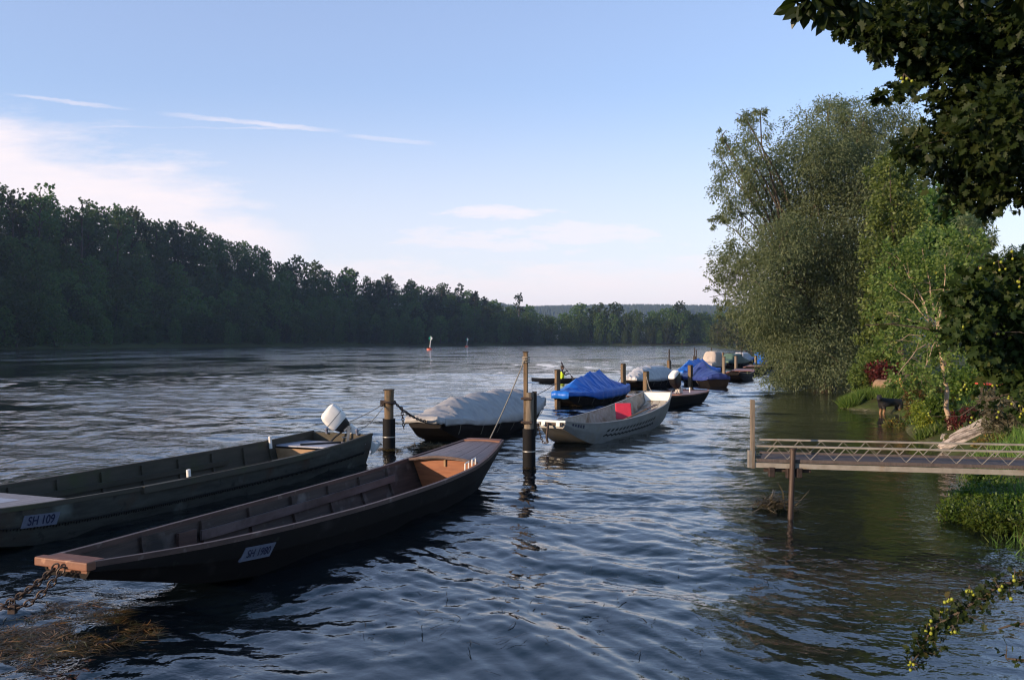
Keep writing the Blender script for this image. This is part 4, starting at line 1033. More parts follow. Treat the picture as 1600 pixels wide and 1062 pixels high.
kx, ky = W(877.5, 597)[0], W(877.5, 597)[1]
kroot = thing('canoe', 'dark narrow canoe on the open river behind the brown post', 'canoe', (kx, ky, 0), 1.9)
stK = [(-2.1,.03,.34,.02,.10),(-1.2,.30,.27,.2,-.02),(0,.42,.25,.3,-.08),(1.2,.30,.27,.2,-.02),(2.1,.03,.34,.02,.10)]
Hk = Hull([(a+2.1, *r) for a, *r in stK])
mb = MB(); Hk.shell(mb, th=.015, floor=.02, n=30, lap=0); mb.v = [(x, y-2.1, z) for x,y,z in mb.v]; mb.build('hull', M['black'], kroot, smooth=40)
mb = MB(); mb.box((0,-.1,.14), (.66,.25,.04)); mb.build('seat', M['tan'], kroot)
pr = thing('person', 'paddler in a yellow vest kneeling upright in the dark canoe behind a post', 'person', (kx, ky, .0), 1.9+PI)
J = [((0,0,.22),.13),((0,.02,.42),.125),((0,.03,.60),.14),((0,.02,.72),.07),((0,.03,.80),.055),((0,.05,.92),.10),((0,.06,1.02),.085),
     ((.17,.02,.67),.06),((.30,.14,.48),.048),((.30,.36,.56),.036),((.30,.43,.58),.03),
     ((-.17,.02,.67),.06),((-.27,.18,.56),.048),((-.14,.38,.72),.036),((-.12,.44,.74),.03),
     ((.12,.05,.17),.085),((.15,.45,.22),.065),((.14,.72,.05),.045),((-.12,.05,.17),.085),((-.15,.45,.22),.065),((-.14,.72,.05),.045)]
Bn = [(0,1),(1,2),(2,3),(3,4),(4,5),(5,6),(2,7),(7,8),(8,9),(9,10),(2,11),(11,12),(12,13),(13,14),(0,15),(15,16),(16,17),(0,18),(18,19),(19,20)]
for base, sx in ((10,1),(14,-1)):
    bp_ = J[base][0]
    for q in range(4):
        n0 = len(J); J += [((bp_[0]+sx*(.03-.02*q), bp_[1]+.05, bp_[2]+.012), .009), ((bp_[0]+sx*(.03-.02*q), bp_[1]+.07, bp_[2]-.025), .008)]; Bn += [(base,n0),(n0,n0+1)]
    n0 = len(J); J += [((bp_[0]+sx*.045, bp_[1]+.01, bp_[2]-.03), .009)]; Bn += [(base,n0)]
skin_figure('body', J, Bn, M['cloth'], pr, sub=1)
mb = MB(); mb.sphere((0,.065,.95), .108, sc=(.9,1,1.15), nu=14, nv=10); mb.sphere((0,.175,.94), .018); mb.sphere((-.1,.06,.94), .025, sc=(.5,1,1.3)); mb.sphere((.1,.06,.94), .025, sc=(.5,1,1.3)); mb.build('face', M['skin'], pr, smooth=60)
mb = MB(); mb.sphere((0,.04,.99), .118, sc=(.92,1,1), nu=14, nv=8); mb.build('hair', M['hair'], pr, smooth=60)
mb = MB(); mb.sheet([superring(0,.02,z,a,b,18,2.4) for z,a,b in ((.24,.16,.14),(.40,.175,.155),(.58,.19,.165),(.70,.15,.12))], closed=True); mb.build('vest', M['hiviz'], pr, smooth=50)
pd = thing('paddle', 'paddle with a dark blade raised by the paddler in the yellow vest', 'paddle', (kx, ky, 0), 1.9+PI)
a, b = Vector((.46,.47,.44)), Vector((-.85,.47,1.06))
mb = MB(); mb.tube([a, b], .018, 7); mb.build('shaft', M['rust'], pd)
for p0, p1 in ((b, b+(b-a).normalized()*.5), (a, a-(b-a).normalized()*.5)):
    mb = MB(); d = p1-p0; mb.sheet([[p0+d*t+Vector((0,0,1))*w_ for w_ in (-q, q)] for t, q in ((0,.02),(.3,.09),(.8,.10),(1,.05))]); bl = mb.build('blade', M['cloth'], pd); bl.modifiers.new('t','SOLIDIFY').thickness = .012

# ------------------------------------------------------------------ dog
dx, dy = 14.15, 33.7
dz = -.15
dg = thing('dog', 'black dog with tan legs standing at the water edge by the logs', 'dog', (dx, dy, dz), .25, None)
s_ = 1.12
J = [((.42,0,.50),.115),((.22,0,.50),.135),((0,0,.49),.15),((-.20,-.01,.51),.15),((-.33,-.03,.58),.105),((-.43,-.09,.66),.085),((-.50,-.17,.67),.085),((-.55,-.27,.63),.052),((-.57,-.33,.62),.042),
     ((.55,.02,.56),.035),((.68,.03,.58),.028),((.80,.04,.60),.018)]
Bn = [(0,1),(1,2),(2,3),(3,4),(4,5),(5,6),(6,7),(7,8),(0,9),(9,10),(10,11)]
for sy in (-1, 1):
    n0 = len(J); J += [((.42,sy*.085,.38),.085),((.36,sy*.09,.27),.055),((.47,sy*.09,.17),.036),((.45,sy*.09,.05),.032),((.40,sy*.09,.02),.035)]; Bn += [(0,n0),(n0,n0+1),(n0+1,n0+2),(n0+2,n0+3),(n0+3,n0+4)]
    n0 = len(J); J += [((-.24,sy*.085,.36),.075),((-.21,sy*.09,.25),.05),((-.25,sy*.09,.14),.036),((-.25,sy*.09,.04),.034),((-.30,sy*.09,.015),.036)]; Bn += [(3,n0),(n0,n0+1),(n0+1,n0+2),(n0+2,n0+3),(n0+3,n0+4)]
    n0 = len(J); J += [((-.455,-.15+sy*.075,.745),.028),((-.47,-.165+sy*.10,.69),.022)]; Bn += [(6,n0),(n0,n0+1)]
m, nt, b = newmat('black_and_tan_fur')
tc = node(nt, 'ShaderNodeTexCoord'); sp_ = node(nt, 'ShaderNodeSeparateXYZ'); nt.links.new(tc.outputs['Object'], sp_.inputs[0])
nn = node(nt, 'ShaderNodeTexNoise'); nn.inputs['Scale'].default_value = 9; nt.links.new(tc.outputs['Object'], nn.inputs['Vector'])
ad = node(nt, 'ShaderNodeMath', operation='MULTIPLY_ADD'); nt.links.new(nn.outputs['Fac'], ad.inputs[0]); ad.inputs[1].default_value = .12; nt.links.new(sp_.outputs['Z'], ad.inputs[2])
nt.links.new(ramp(nt, ad.outputs[0], [(.30,(.21,.115,.05)), (.38,(.009,.008,.008))]), b.inputs['Base Color']); b.inputs['Roughness'].default_value = .7
body = skin_figure('body', [(tuple(c*s_ for c in p), r*s_ if not isinstance(r, tuple) else r) for p, r in J], Bn, m, dg, sub=2)

# ------------------------------------------------------------------ bank clutter
def log(label, c, r, L, rz, tilt=0.):
    root = thing('log', label, 'log', c, rz, 'cut logs by the dog')
    mb = MB(); pts = [(0, y, 0) for y in np.linspace(-L/2, L/2, 5)]; mb.tube(pts, [r*(1+.04*rnd.uniform(-1,1)) for _ in pts], 16, caps=False); mb.build('bark', M['log'], root, smooth=40)
    mb = MB()
    for y, o in ((-L/2, 1), (L/2, -1)):
        mb.add([(r*1.0*math.cos(t), y, r*1.0*math.sin(t)) for t in np.linspace(0, 2*PI, 17)[:-1]], [tuple(range(16))[::o]])
    mb.build('cut_face', M['cut'], root); root.rotation_euler = (tilt, 0, rz); return root
lg = P(1387, 611, 36.5); log('thick round log lying behind the dog, sawn face in the sun', (lg[0]-.1, 36.5, gz(lg[0],36.5)+.27), .30, .75, .5)
lg = P(1404, 606, 37.0); log('second log leaning higher beside the split firewood', (lg[0], 37.0, gz(lg[0],37.0)+.42), .27, .8, -.5, .12)
rt = thing('firewood_pile', 'small heap of freshly split orange firewood beside the logs', 'firewood', (15.85, 36.4, gz(15.85,36.4)), 0)
for k in range(16):
    mb = MB(); a = k*2.4; rr = .26*math.sqrt((k+.5)/16); th = rnd.uniform(-.3,.3)
    x, z = rr*math.cos(a), .28+rr*math.sin(a)*.95; w_ = rnd.uniform(.06,.09)
    q = [(x-w_,0,z-w_*.6),(x+w_,0,z-w_*.5),(x+.1*w_,0,z+w_)]
    mb.add([(px, -.22+rnd.uniform(-.04,.04), pz) for px,_,pz in q]+[(px+th*.3, .25, pz) for px,_,pz in q], [(0,1,2),(5,4,3),(0,3,4,1),(1,4,5,2),(2,5,3,0)]); mb.build('split_log', M['cut'], rt)
rt = thing('garden_pump', 'small red iron hand pump behind the logs', 'pump', (15.4, 38.5, gz(15.4,38.5)), 0)
mb = MB(); mb.tube([(0,0,0),(0,0,.95)], [.06,.05], 8); mb.build('post', M['tabletop'], rt, smooth=40)
mb = MB(); mb.tube([(0,0,.9),(.12,0,1.0),(.22,0,.8)], .025, 6); mb.build('handle', M['tabletop'], rt, smooth=40)
# table on the lawn
tx, ty = 15.6, 28.0; tz = gz(tx, ty)
rt = thing('garden_table', 'red-topped garden table on the lawn at the right edge behind the hawthorn', 'table', (tx, ty, tz), .1)
mb = MB(); mb.box((0,0,.72), (1.9,.8,.05)); mb.build('tabletop', M['tabletop'], rt, bevel=.01)
for a in (-1,1):
    for c in (-1,1):
        mb = MB(); mb.beam((a*.85,c*.33,0), (a*.75,c*.3,.70), .06, .06); mb.build('leg', M['bark'], rt)
tb = thing('planter_box', 'teal plastic trough standing on the grass by the garden table', 'planter', (tx-.95, ty-.9, gz(tx-.95,ty-.9)), .1)
mb = MB(); mb.sheet([[(-.4,-.13,0),(.4,-.13,0),(.4,.13,0),(-.4,.13,0)],[(-.46,-.17,.16),(.46,-.17,.16),(.46,.17,.16),(-.46,.17,.16)],[(-.42,-.14,.15),(.42,-.14,.15),(.42,.14,.15),(-.42,.14,.15)]], closed=True); mb.build('trough', M['teal'], tb)
mb = MB(); mb.box((0,0,.13), (.8,.24,.03)); mb.build('soil', M['bark'], tb)
# rock slabs
def slab(label, c, rz, L, w_, th, seed, tilt=(0,0)):
    mb = MB(); n, m_ = 22, 12; rows = []
    for i in range(n):
        u = i/(n-1); row = []
        for k in range(m_):
            a = 2*PI*k/m_; rr = (1-abs(2*u-1)**3.2*.6)
            y = (u-.5)*L; x = math.cos(a)*w_/2*rr; z = math.copysign(abs(math.sin(a))**.6, math.sin(a))*th/2*rr
            q = nz(x*2.3+seed, y*1.1, z*4, 1.3); x += .10*q*w_; z += .35*th*nz(x*5, y*.9, seed, 1.2)+.12*th*math.copysign(1, math.sin(x*14+seed))*abs(math.cos(a))
            row.append(Vector((x, y, z)))
        rows.append(row)
    mb.sheet([r[::-1] for r in rows], closed=True); mb.add(rows[0], [tuple(range(m_))]); mb.add(rows[-1], [tuple(range(m_))[::-1]])
    o = mb.build('rock_slab', M['rock']); o.location = c; o.rotation_euler = (tilt[0], tilt[1], rz); return tag(o, label, 'rock', 'pale layered rocks on the bank')
for lb, px, py, Y, rz, L_, w_, th, sd, tl in (('long pale layered rock sloping up the bank, upper one', 1530, 668, 22.6, -1.35, 2.1, .45, .26, 1, (.32,0)), ('long pale layered rock, lower one nearest the water', 1515, 684, 22.2, -1.3, 1.8, .40, .24, 2, (.28,0)),
        ('pale rock highest on the bank beside the feathery grey bush', 1560, 655, 23.2, -1.4, 1.5, .40, .22, 3, (.25,0)), ('small pointed pale rock at the water edge below the birch', 1475, 688, 23.4, -.4, .55, .2, .2, 4, (.5,.2))):
    slab(lb, P(px, py, Y), rz, L_, w_, th, sd, tl)
# ------------------------------------------------------------------ the wood on the far bank
def tree_proto(name, label, cat, group, seed, h, cr, n, leaf, mat, bark='bark', kind='broad', base=.10):
    """one tree of height h and crown half-width cr, built at the origin"""
    g = np.random.default_rng(seed); root = thing(name, label, cat, (0,0,0), 0, group)
    blobs = []
    if kind == 'broad':
        nb = 44                                  # rounded dome: blobs close under an egg-shaped outline, a few low skirts
        for i in range(nb):
            t = (i+.5)/nb; z = h*(base+(.94-base)*t**.9); e = max(.02, 1-((t-.42)/.60)**2)**.5 if t > .42 else .80+.2*t/.42
            a = i*2.399+.4*g.random(); rb = cr*(.20+.14*g.random())*(1.1-.35*t); rr = max(cr*e-rb*1.0, 0)*(.72+.28*g.random())
            blobs.append((rr*math.cos(a), rr*math.sin(a), z-rb*.3, rb))
        for i in range(6): blobs.append((g.normal()*cr*.2, g.normal()*cr*.2, h*(.25+.1*i), cr*.4))
    elif kind == 'open':
        for i in range(22):
            t = g.random()**.7; a = i*2.399; z = h*(.45+.52*t); rr = cr*(1.15-.55*t)*g.random()**.4
            blobs.append((rr*math.cos(a), rr*math.sin(a), z, cr*(.16+.16*g.random())))
    elif kind == 'pine':
        for i in range(24):
            t = g.random(); a = i*2.399; z = h*(.58+.40*t); rr = cr*(1-.6*t)*g.random()**.5
            blobs.append((rr*math.cos(a), rr*math.sin(a), z, cr*(.22+.18*g.random())))
    elif kind == 'spruce':
        for i in range(24):
            t = i/24; rr = cr*(1-t)**.85; 
            for q in range(3):
                a = i*2.4+q*2.1; blobs.append((.6*rr*math.cos(a), .6*rr*math.sin(a), h*(.12+.86*t), .3+.42*rr))
    pos, dirs, tint = cloud(blobs, n, g, shell=3.2, droop=.25, out=.8, jitter=.6, squash=.85, clump=5, clump_r=.13)
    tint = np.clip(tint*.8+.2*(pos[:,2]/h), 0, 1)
    keep = pos[:,2] > .15; pos, dirs, tint = pos[keep], dirs[keep], tint[keep]
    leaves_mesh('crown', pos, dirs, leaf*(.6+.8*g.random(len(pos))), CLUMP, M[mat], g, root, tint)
    mb = MB(); r0 = h*.013
    mb.tube(limb_pts((0,0,-.6), (g.normal()*.2, g.normal()*.2, h*.82), g, 0, 7, .008), [r0*1.3*(1-.13*i) for i in range(7)], 7)
    for b in blobs[2::4 if kind != 'open' else 2]:
        z0 = max(h*.15, b[2]-cr*.7); mb.tube(limb_pts((0,0,z0), b[:3], g, .06, 5, .03), [r0*.5, r0*.42, r0*.33, r0*.22, r0*.12], 5)
    mb.build('trunk', M[bark], root, smooth=60)
    return root

LBL = {'water': 'dark broadleaf tree in the front row of the wood along the far waterline',
       'slope': 'dark broadleaf tree filling the slope of the wood across the river',
       'crest': 'dark broadleaf tree on the skyline ridge of the wood across the river'}
GRPS = {'water': 'front row of the wood across the river', 'slope': 'trees on the slope across the river', 'crest': 'skyline trees across the river'}
protos = []
for i in range(8):
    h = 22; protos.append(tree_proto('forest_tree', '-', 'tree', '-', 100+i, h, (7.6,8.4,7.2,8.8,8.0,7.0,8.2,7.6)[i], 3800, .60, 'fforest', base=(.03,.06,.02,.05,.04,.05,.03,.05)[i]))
used = set()
fr = random.Random(3)
def grow(protolist, x, y, sc, row, sxy=1.0):
    k = fr.randrange(len(protolist)); p_ = protolist[k]; loc_ = (x, y, gz(x, y)-.1); rz = fr.uniform(0, 6.28); s3 = (sc*sxy, sc*sxy, sc)
    if id(p_) not in used:
        used.add(id(p_)); r = p_; r.location = loc_; r.rotation_euler = (0,0,rz); r.scale = s3
    else: r = dup(p_, loc_, rz, s3)
    r['label'] = LBL[row]; r['group'] = GRPS[row]; return r
# walk along the far bank
cum = np.concatenate([[0], np.cumsum(np.linalg.norm(np.diff(LBD, axis=0), axis=1))])
def bank(s):
    i = int(np.clip(np.searchsorted(cum, s)-1, 0, len(LBD)-2)); t = (s-cum[i])/(cum[i+1]-cum[i]); p = LBD[i]*(1-t)+LBD[i+1]*t
    d = LBD[i+1]-LBD[i]; d = d/np.linalg.norm(d); return p, np.array([-d[1], d[0]])
count = 0
for row, (off, kind, step) in enumerate(((3,'water',7.5),(11,'water',9.5),(22,'slope',11),(36,'slope',12),(52,'slope',13),(70,'crest',11),(84,'crest',13))):
    s = fr.uniform(0, 8)
    while s < cum[-1]:
        p, nrm = bank(s); q = p+nrm*(off+fr.uniform(-2,2.5))
        pxx = 800+q[0]/max(q[1],1)*F
        if q[1] > 190 and -170 < pxx < 1190:
            hl = float(np.interp(q[0], [-230,-181,-159,-120,-83,-40,0,22], [51,47,35,29,25,18,10,3]))
            if not (off > 30 and hl < 6) and not (off > 60 and hl < 12):
                base = {'water': (.62 if off < 5 else .92), 'slope': 1.0, 'crest': 1.08}[kind]
                if q[0] > 30: base *= 1.18
                if off < 5: base *= fr.choice((.6,.8,1.0,1.2))
                grow(protos, q[0], q[1], base*fr.uniform(.84,1.2), kind, fr.uniform(.9,1.15)); count += 1
        s += step*fr.uniform(.75,1.3)*(1.0 if p[1] < 500 else 1.12)
print('forest trees', count)
def at_px(px, py_top, Y, proto_h, name, label, kind, cr, seed, n=700, leaf=.6, mat='fforest', bark='bark', group=None):
    x = (px-800)/F*Y; g0 = gz(x, Y); top = P(px, py_top, Y)[2]; h = max(top-g0, 8)
    r = tree_proto(name, label, 'tree', group, seed, h, cr, n, leaf, mat, bark, kind); r.location = (x, Y, g0); return r
at_px(62, 286, 405, 30, 'forest_tree', 'tall open-crowned tree standing above the wood at the left end of the skyline', 'open', 9, 201, 1100, .75)
at_px(128, 306, 430, 30, 'forest_tree', 'thin-crowned tree leaning out of the skyline right of the tallest crown', 'open', 7, 202, 700, .7)
at_px(185, 338, 455, 30, 'forest_tree', 'ragged-topped tree on the skyline where the wood starts to drop', 'open', 7, 203, 900, .7)
at_px(20, 292, 395, 30, 'forest_tree', 'ragged open-crowned tree at the left edge of the skyline', 'open', 8, 204, 900, .7)
at_px(540, 420, 620, 30, 'forest_tree', 'rounded open tree standing proud of the skyline mid-wood', 'open', 8, 205, 700, .9)
for px, pt, Y, lb, sd in ((606,433,640,'slim pine with a bare pale trunk above the wood, leftmost pine',211),(717,444,652,'pine with a long bare trunk, left of a pair',212),(741,456,655,'pine with a long bare trunk, right of a pair',213),(811,459,662,'lone small pine sticking out of the skyline before the far hill',214),(690,446,655,'pine with a tufted top beside the paired pines',215)):
    at_px(px, pt, Y, 30, 'pine_tree', lb, 'pine', 5.0, sd, 700, .8, 'fpine', 'willowbark', 'pines above the wood')
for px, pt, Y, sd in ((905,483,668,221),(926,484,668,222),(937,485,668,223),(948,484,669,224)):
    at_px(px, pt, Y, 30, 'spruce_tree', 'pointed dark spruce rising from the low part of the wood', 'spruce', 4.2, sd, 900, .9, 'fpine', 'bark', 'pointed spruces in the low wood')

# forest on the far blue hill: one mass
g = np.random.default_rng(77)
n = 15000
th = g.uniform(-.28, .55, n); r = g.uniform(2600, 3800, n); X = r*np.sin(th); Y = r*np.cos(th); Z = ground_z(X, Y)
hh = g.uniform(11, 19, n); mbv = []; fcs = []
k5 = np.arange(5)*2*PI/5
V = np.zeros((n,6,3)); V[:,:5,0] = X[:,None]+np.cos(k5)[None]*hh[:,None]*.45; V[:,:5,1] = Y[:,None]+np.sin(k5)[None]*hh[:,None]*.33; V[:,:5,2] = (Z-1)[:,None]
V[:,5] = np.stack([X, Y, Z+hh], -1)
faces = []
for i in range(n):
    o = i*6; faces += [(o+a, o+(a+1)%5, o+5) for a in range(5)]
me = bpy.data.meshes.new('hill_forest'); me.from_pydata(V.reshape(-1,3).tolist(), [], faces); me.materials.append(surf('far_hill_conifers', (.035,.055,.025), (.02,.035,.017), rough=.9, scale=.02))
o = bpy.data.objects.new('hill_forest', me); COL.objects.link(o); tag(o, 'blue hazy wooded hill on the horizon behind the river bend', 'forest', None, 'stuff')

# ------------------------------------------------------------------ near-bank trees downstream
pb_ = [tree_proto('bank_tree', '-', 'tree', '-', 300+i, 13, (5.2,4.6,5.6)[i], 2600, .42, 'fbank', 'willowbark', base=.04) for i in range(3)]
first = [True]*3
bt = [(1262,95,.9,2.2),(1243,120,.9,2.5),(1224,150,.95,2.5),(1198,190,.95,3),(1174,235,1.0,3),(1152,290,1.0,4),(1134,350,1.05,4),(1121,430,1.1,4),(1290,110,1.2,7),(1262,160,1.2,8),(1200,215,1.2,9),(1176,300,1.25,9),(1275,82,1.1,6),(1320,90,1.3,8)]
wd = ['first','second','third','fourth','fifth','sixth','seventh','eighth']
for i, (px, Y, sc, _) in enumerate(bt):
    x = (px-800)/F*Y; k = i % 3; p_ = pb_[k]
    if first[k]: first[k] = False; r_ = p_; r_.location = (x, Y, gz(x,Y)); r_.rotation_euler = (0,0,i); r_.scale = (sc,sc,sc*.85)
    else: r_ = dup(p_, (x, Y, gz(x,Y)), i*1.3, (sc,sc,sc*.85))
    r_['label'] = 'olive bank tree leaning over the water far down the near shore' if i < 8 else 'taller olive tree behind the waterside trees far down the near shore'
    r_['group'] = 'waterside trees downstream' if i < 8 else 'back trees downstream'

# ------------------------------------------------------------------ trees and shrubs close by
def px_blobs(lst, Y, depth, g):
    return [(*P(px, py, Y+g.normal()*depth), r*Y/F) for px, py, r in lst]

def crown_tree(name, label, base, fork, blobs, n, leaf, tmpl, mat, bark, r0, seed, shell=2.4, droop=.2, out=.6, jitter=.6, clump=0, clump_r=.25, cat='tree', sag=.10, twigs=0, squash=1., upb=.5, every=1, lr=1.):
    g = np.random.default_rng(seed); base = np.array(base, float)
    root = thing(name, label, cat, tuple(base))
    B = [(b[0]-base[0], b[1]-base[1], b[2]-base[2], b[3]) for b in blobs]; fk = np.array(fork, float)-base
    pos, dirs, tint = cloud(B, n, g, shell=shell, droop=droop, out=out, jitter=jitter, clump=clump, clump_r=clump_r, squash=squash)
    leaves_mesh('crown', pos, dirs, leaf*(.6+.75*g.random(len(pos))), tmpl, M[mat], g, root, tint, upbias=upb)
    mb = MB(); tp = limb_pts((0,0,-.3), fk, g, 0, 7, .02); mb.tube(tp, [r0*(1.15-.07*i) for i in range(7)], 10); mb.build('trunk', M[bark], root, smooth=60)
    for b in B[::every]:
        if name == 'hawthorn_tree' and b[3] < .09: continue
        mb = MB(); L = np.linalg.norm(np.array(b[:3])-fk); r1 = min(r0*.5, .009*L+.006)*lr
        pts = limb_pts(fk, b[:3], g, sag, 7, .014); mb.tube(pts, [r1*(1-.13*i) for i in range(7)], 6)
        for q in range(twigs):
            d = g.normal(size=3); d /= np.linalg.norm(d); i = int(g.integers(3, 7)); s_ = np.array(pts[i]); mb.tube([tuple(s_), tuple(s_+d*b[3]*.5+np.array((0,0,.05*b[3]))), tuple(s_+d*b[3]*.95)], [r1*.3, r1*.2, r1*.08], 4)
        mb.build('limb', M[bark], root, smooth=60)
    return root

g = np.random.default_rng(21)
wb_ = [(1150,222,30),(1178,205,26),(1165,185,18),(1130,250,24),(1150,275,34),(1185,265,34),(1128,212,12),(1135,310,30),(1165,330,36),(1195,310,36),(1125,345,16),(1206,250,18),(1172,240,30),(1188,178,14),
       (1262,205,42),(1295,180,34),(1318,172,22),(1240,240,38),(1280,240,52),(1325,225,48),(1355,205,38),(1300,290,66),(1345,280,60),(1385,230,52),(1410,190,34),(1395,290,55),
       (1250,300,52),(1220,350,52),(1270,370,70),(1330,370,80),(1385,370,60),(1190,390,46),(1155,395,32),(1140,430,28),(1180,440,54),(1230,440,64),(1300,450,75),(1360,450,66),
       (1150,474,32),(1205,490,46),(1132,482,16),(1245,520,58),(1290,530,62),(1340,530,55),(1242,560,36),(1268,575,36),(1305,580,36),(1340,575,34),(1380,520,40),(1226,535,34)]
blobs = px_blobs(wb_, 50, 1.5, g)
crown_tree('willow_tree', 'huge grey-green willow with a sparse side limb reaching over the river', (18.6,52.5,gz(18.6,52.5)), (17.6,51.5,3.4), blobs+[(b[0]+g.normal()*.8, b[1]+g.normal()*1.6, b[2]+g.normal()*.5, b[3]) for b in blobs[16:]], 240000, .155, WIL, 'fwillow', 'willowbark', .5, 22, shell=2.6, droop=.45, out=.5, jitter=.45, clump=60, clump_r=.26, twigs=3)
# dark tree and feathery tree behind the birch
g = np.random.default_rng(31)
crown_tree('dark_tree', 'dark bluish tree in shade seen between birch and hawthorn leaves', (22.5,46,1), (22,46,5), px_blobs([(1450,340,40),(1478,320,36),(1430,380,50),(1480,380,46),(1500,340,26),(1460,430,50),(1420,440,60),(1500,430,50)], 46, 1.5, g), 16000, .30, DIAM, 'fforest', 'bark', .25, 32, clump=14)
crown_tree('feathery_tree', 'wispy grey-green tree top against the pale sky, right of the birch', (21.5,40,1), (21,40,5), px_blobs([(1512,352,20),(1535,345,16),(1520,385,24),(1545,372,14),(1500,400,26),(1545,420,26),(1575,405,18),(1600,410,24)], 40, 1., g), 9000, .20, NARR, 'fwillow', 'willowbark', .16, 33, clump=18, droop=.3)
# tall green tree behind birch
crown_tree('poplar_tree', 'tall narrow green tree between the willow and the birch', (15.8,35.5,.9), (15.2,35.5,4.2), px_blobs([(1375,275,26),(1400,300,34),(1372,330,30),(1410,350,40),(1380,390,36),(1365,440,26),(1410,420,44),(1380,480,34),(1360,520,24),(1400,500,40),(1390,255,18),(1420,280,26)], 35.5, .9, g), 17000, .125, DIAM, 'fpop', 'bark', .16, 34, clump=20, clump_r=.18, shell=2.4, twigs=3)
crown_tree('birch_tree', 'young birch with a pale trunk and light yellow-green leaves', (11.75,24.0,gz(11.75,24)), (11.5,24.2,2.9), px_blobs([(1400,400,30),(1440,385,36),(1480,395,38),(1520,385,30),(1545,410,18),(1385,440,28),(1420,440,44),(1470,450,50),(1515,440,40),(1385,490,30),(1420,500,46),(1470,510,48),(1520,490,40),(1380,540,26),(1415,560,40),(1460,560,36),(1500,545,34),(1400,590,24),(1440,600,28),(1540,560,30)], 24.5, .9, g), 14500, .092, DIAM, 'fbirch', 'birchbark', .062, 35, clump=18, clump_r=.17, shell=2.2, twigs=4)
# hedge of greenery further back on the lawn
crown_tree('bush', 'dense green bush mass behind the birch trunk', (17.5,33,1), (17.5,33,1.4), px_blobs([(1540,590,34),(1570,560,40),(1510,610,26),(1590,600,30),(1600,550,40),(1490,600,30),(1550,540,40)], 33, 1.2, g), 14000, .13, LEAF, 'fherb', 'bark', .06, 36, clump=12, cat='bush')
crown_tree('bush', 'broad dark bush under the willow edge, left of the red-leaved shrub', (16.4,39,.6), (16.4,39,1.0), px_blobs([(1370,560,26),(1350,585,20),(1395,575,26),(1340,600,14)], 39, .8, g), 7000, .13, LEAF, 'fbirch', 'bark', .05, 37, clump=12, cat='bush')
crown_tree('bush', 'dark red-leaved shrub above the dog', (15.4,38,.6), (15.3,38,1.0), px_blobs([(1378,585,18),(1395,590,15),(1410,585,16),(1365,580,12)], 38, .6, g), 3600, .12, LEAF, 'fred', 'bark', .04, 38, clump=9, cat='bush')
shr = [('tall autumn shrub right of the dog, olive and rust leaves', [(1436,612,22),(1442,640,24),(1434,652,18),(1458,610,20)], 30, 5600, 'fshrub', .10),
       ('low reddish shrub overhanging the water below the dog', [(1395,668,16),(1410,680,16),(1425,675,18),(1412,666,10),(1430,690,12)], 28.0, 4200, 'fshrub', .085),
       ('bright yellow-green shrub between the reddish shrub and the birch trunk', [(1448,660,18),(1452,680,14),(1440,640,14),(1460,640,14)], 26.5, 4000, 'fyel', .085),
       ('dark green bush below the birch trunk', [(1470,655,18),(1475,672,14),(1465,635,18),(1480,640,14)], 25.5, 4000, 'fherb', .085),
       ('low dark red plants at the foot of the birch', [(1492,652,9),(1500,660,9),(1486,663,8),(1518,650,12),(1508,645,10),(1535,648,10)], 23.9, 1600, 'fred', .07),
       ('grey feathery bush above the pale rocks', [(1560,640,22),(1580,655,24),(1550,665,16),(1595,640,20),(1575,680,20),(1600,675,20),(1545,625,14)], 21.5, 6200, 'fgreyb', .12),
       ('brown-red low shrub below the pale rocks', [(1545,692,12),(1560,690,12),(1580,700,12),(1530,695,8)], 20.6, 1700, 'fshrub', .07)]
for i, (lb, bl_, Y, n, mt, lf) in enumerate(shr):
    B = px_blobs(bl_, Y, .35, g); cx, cy = B[0][0], B[0][1]
    crown_tree('shrub', lb, (cx, cy, gz(cx,cy)), (cx, cy, gz(cx,cy)+.15), B, n, lf, NARR if mt == 'fgreyb' else LEAF, mt, 'bark', .025, 50+i, clump=7, cat='shrub', droop=.0 if mt == 'fgreyb' else .15)

def blades(label, spots, n, h, mat, seed, kind=None, name='grass_clump', cat='grass', w=.05, lean=.5):
    gg = np.random.default_rng(seed); S = np.array(spots, float); k = gg.integers(0, len(S), n)
    r = np.sqrt(gg.random(n))*S[k,2]; a = gg.random(n)*2*PI; x = S[k,0]+r*np.cos(a); y = S[k,1]+r*np.sin(a)
    pos = np.stack([x, y, ground_z(x, y)-.02], -1); dirs = np.stack([gg.normal(0,lean,n), gg.normal(0,lean,n), np.ones(n)], -1)
    T = [[(-w,0,0),(w,0,0),(w*.8,.5,.05),(-w*.8,.5,.05)], [(-w*.8,.5,.05),(w*.8,.5,.05),(0,1,.22)]]
    o = leaves_mesh(name, pos, dirs, h*(.5+.8*gg.random(n)), T, M[mat], gg, upbias=0); return tag(o, label, cat, None, kind)
blades('bright grass spit at the water edge left of the dog', [(13.8,36.3,.5),(14.0,36.6,.6),(14.6,36.4,.7),(13.6,35.9,.35),(14.8,37.5,1.0),(15.0,35.4,.5)], 7500, .40, 'fgrass', 61, 'stuff', w=.025)
blades('short tuft of green grass at the waterline below the yellow-green shrub', [W(1452,688,.0)[:2]+(.35,)], 500, .28, 'fgrass', 62, None)
sp = []
for k in range(60):
    y = 20+k*.55; xb = float(np.interp(y, [p[1] for p in RB[8:22]], [p[0] for p in RB[8:22]])); sp.append((xb+rnd.uniform(.6,6), y, .9))
for k in range(46):
    y = 5+k*.34; xb = float(np.interp(y, [p[1] for p in RB[5:16]], [p[0] for p in RB[5:16]])); sp.append((xb+rnd.uniform(.5,5.5), y, .9))
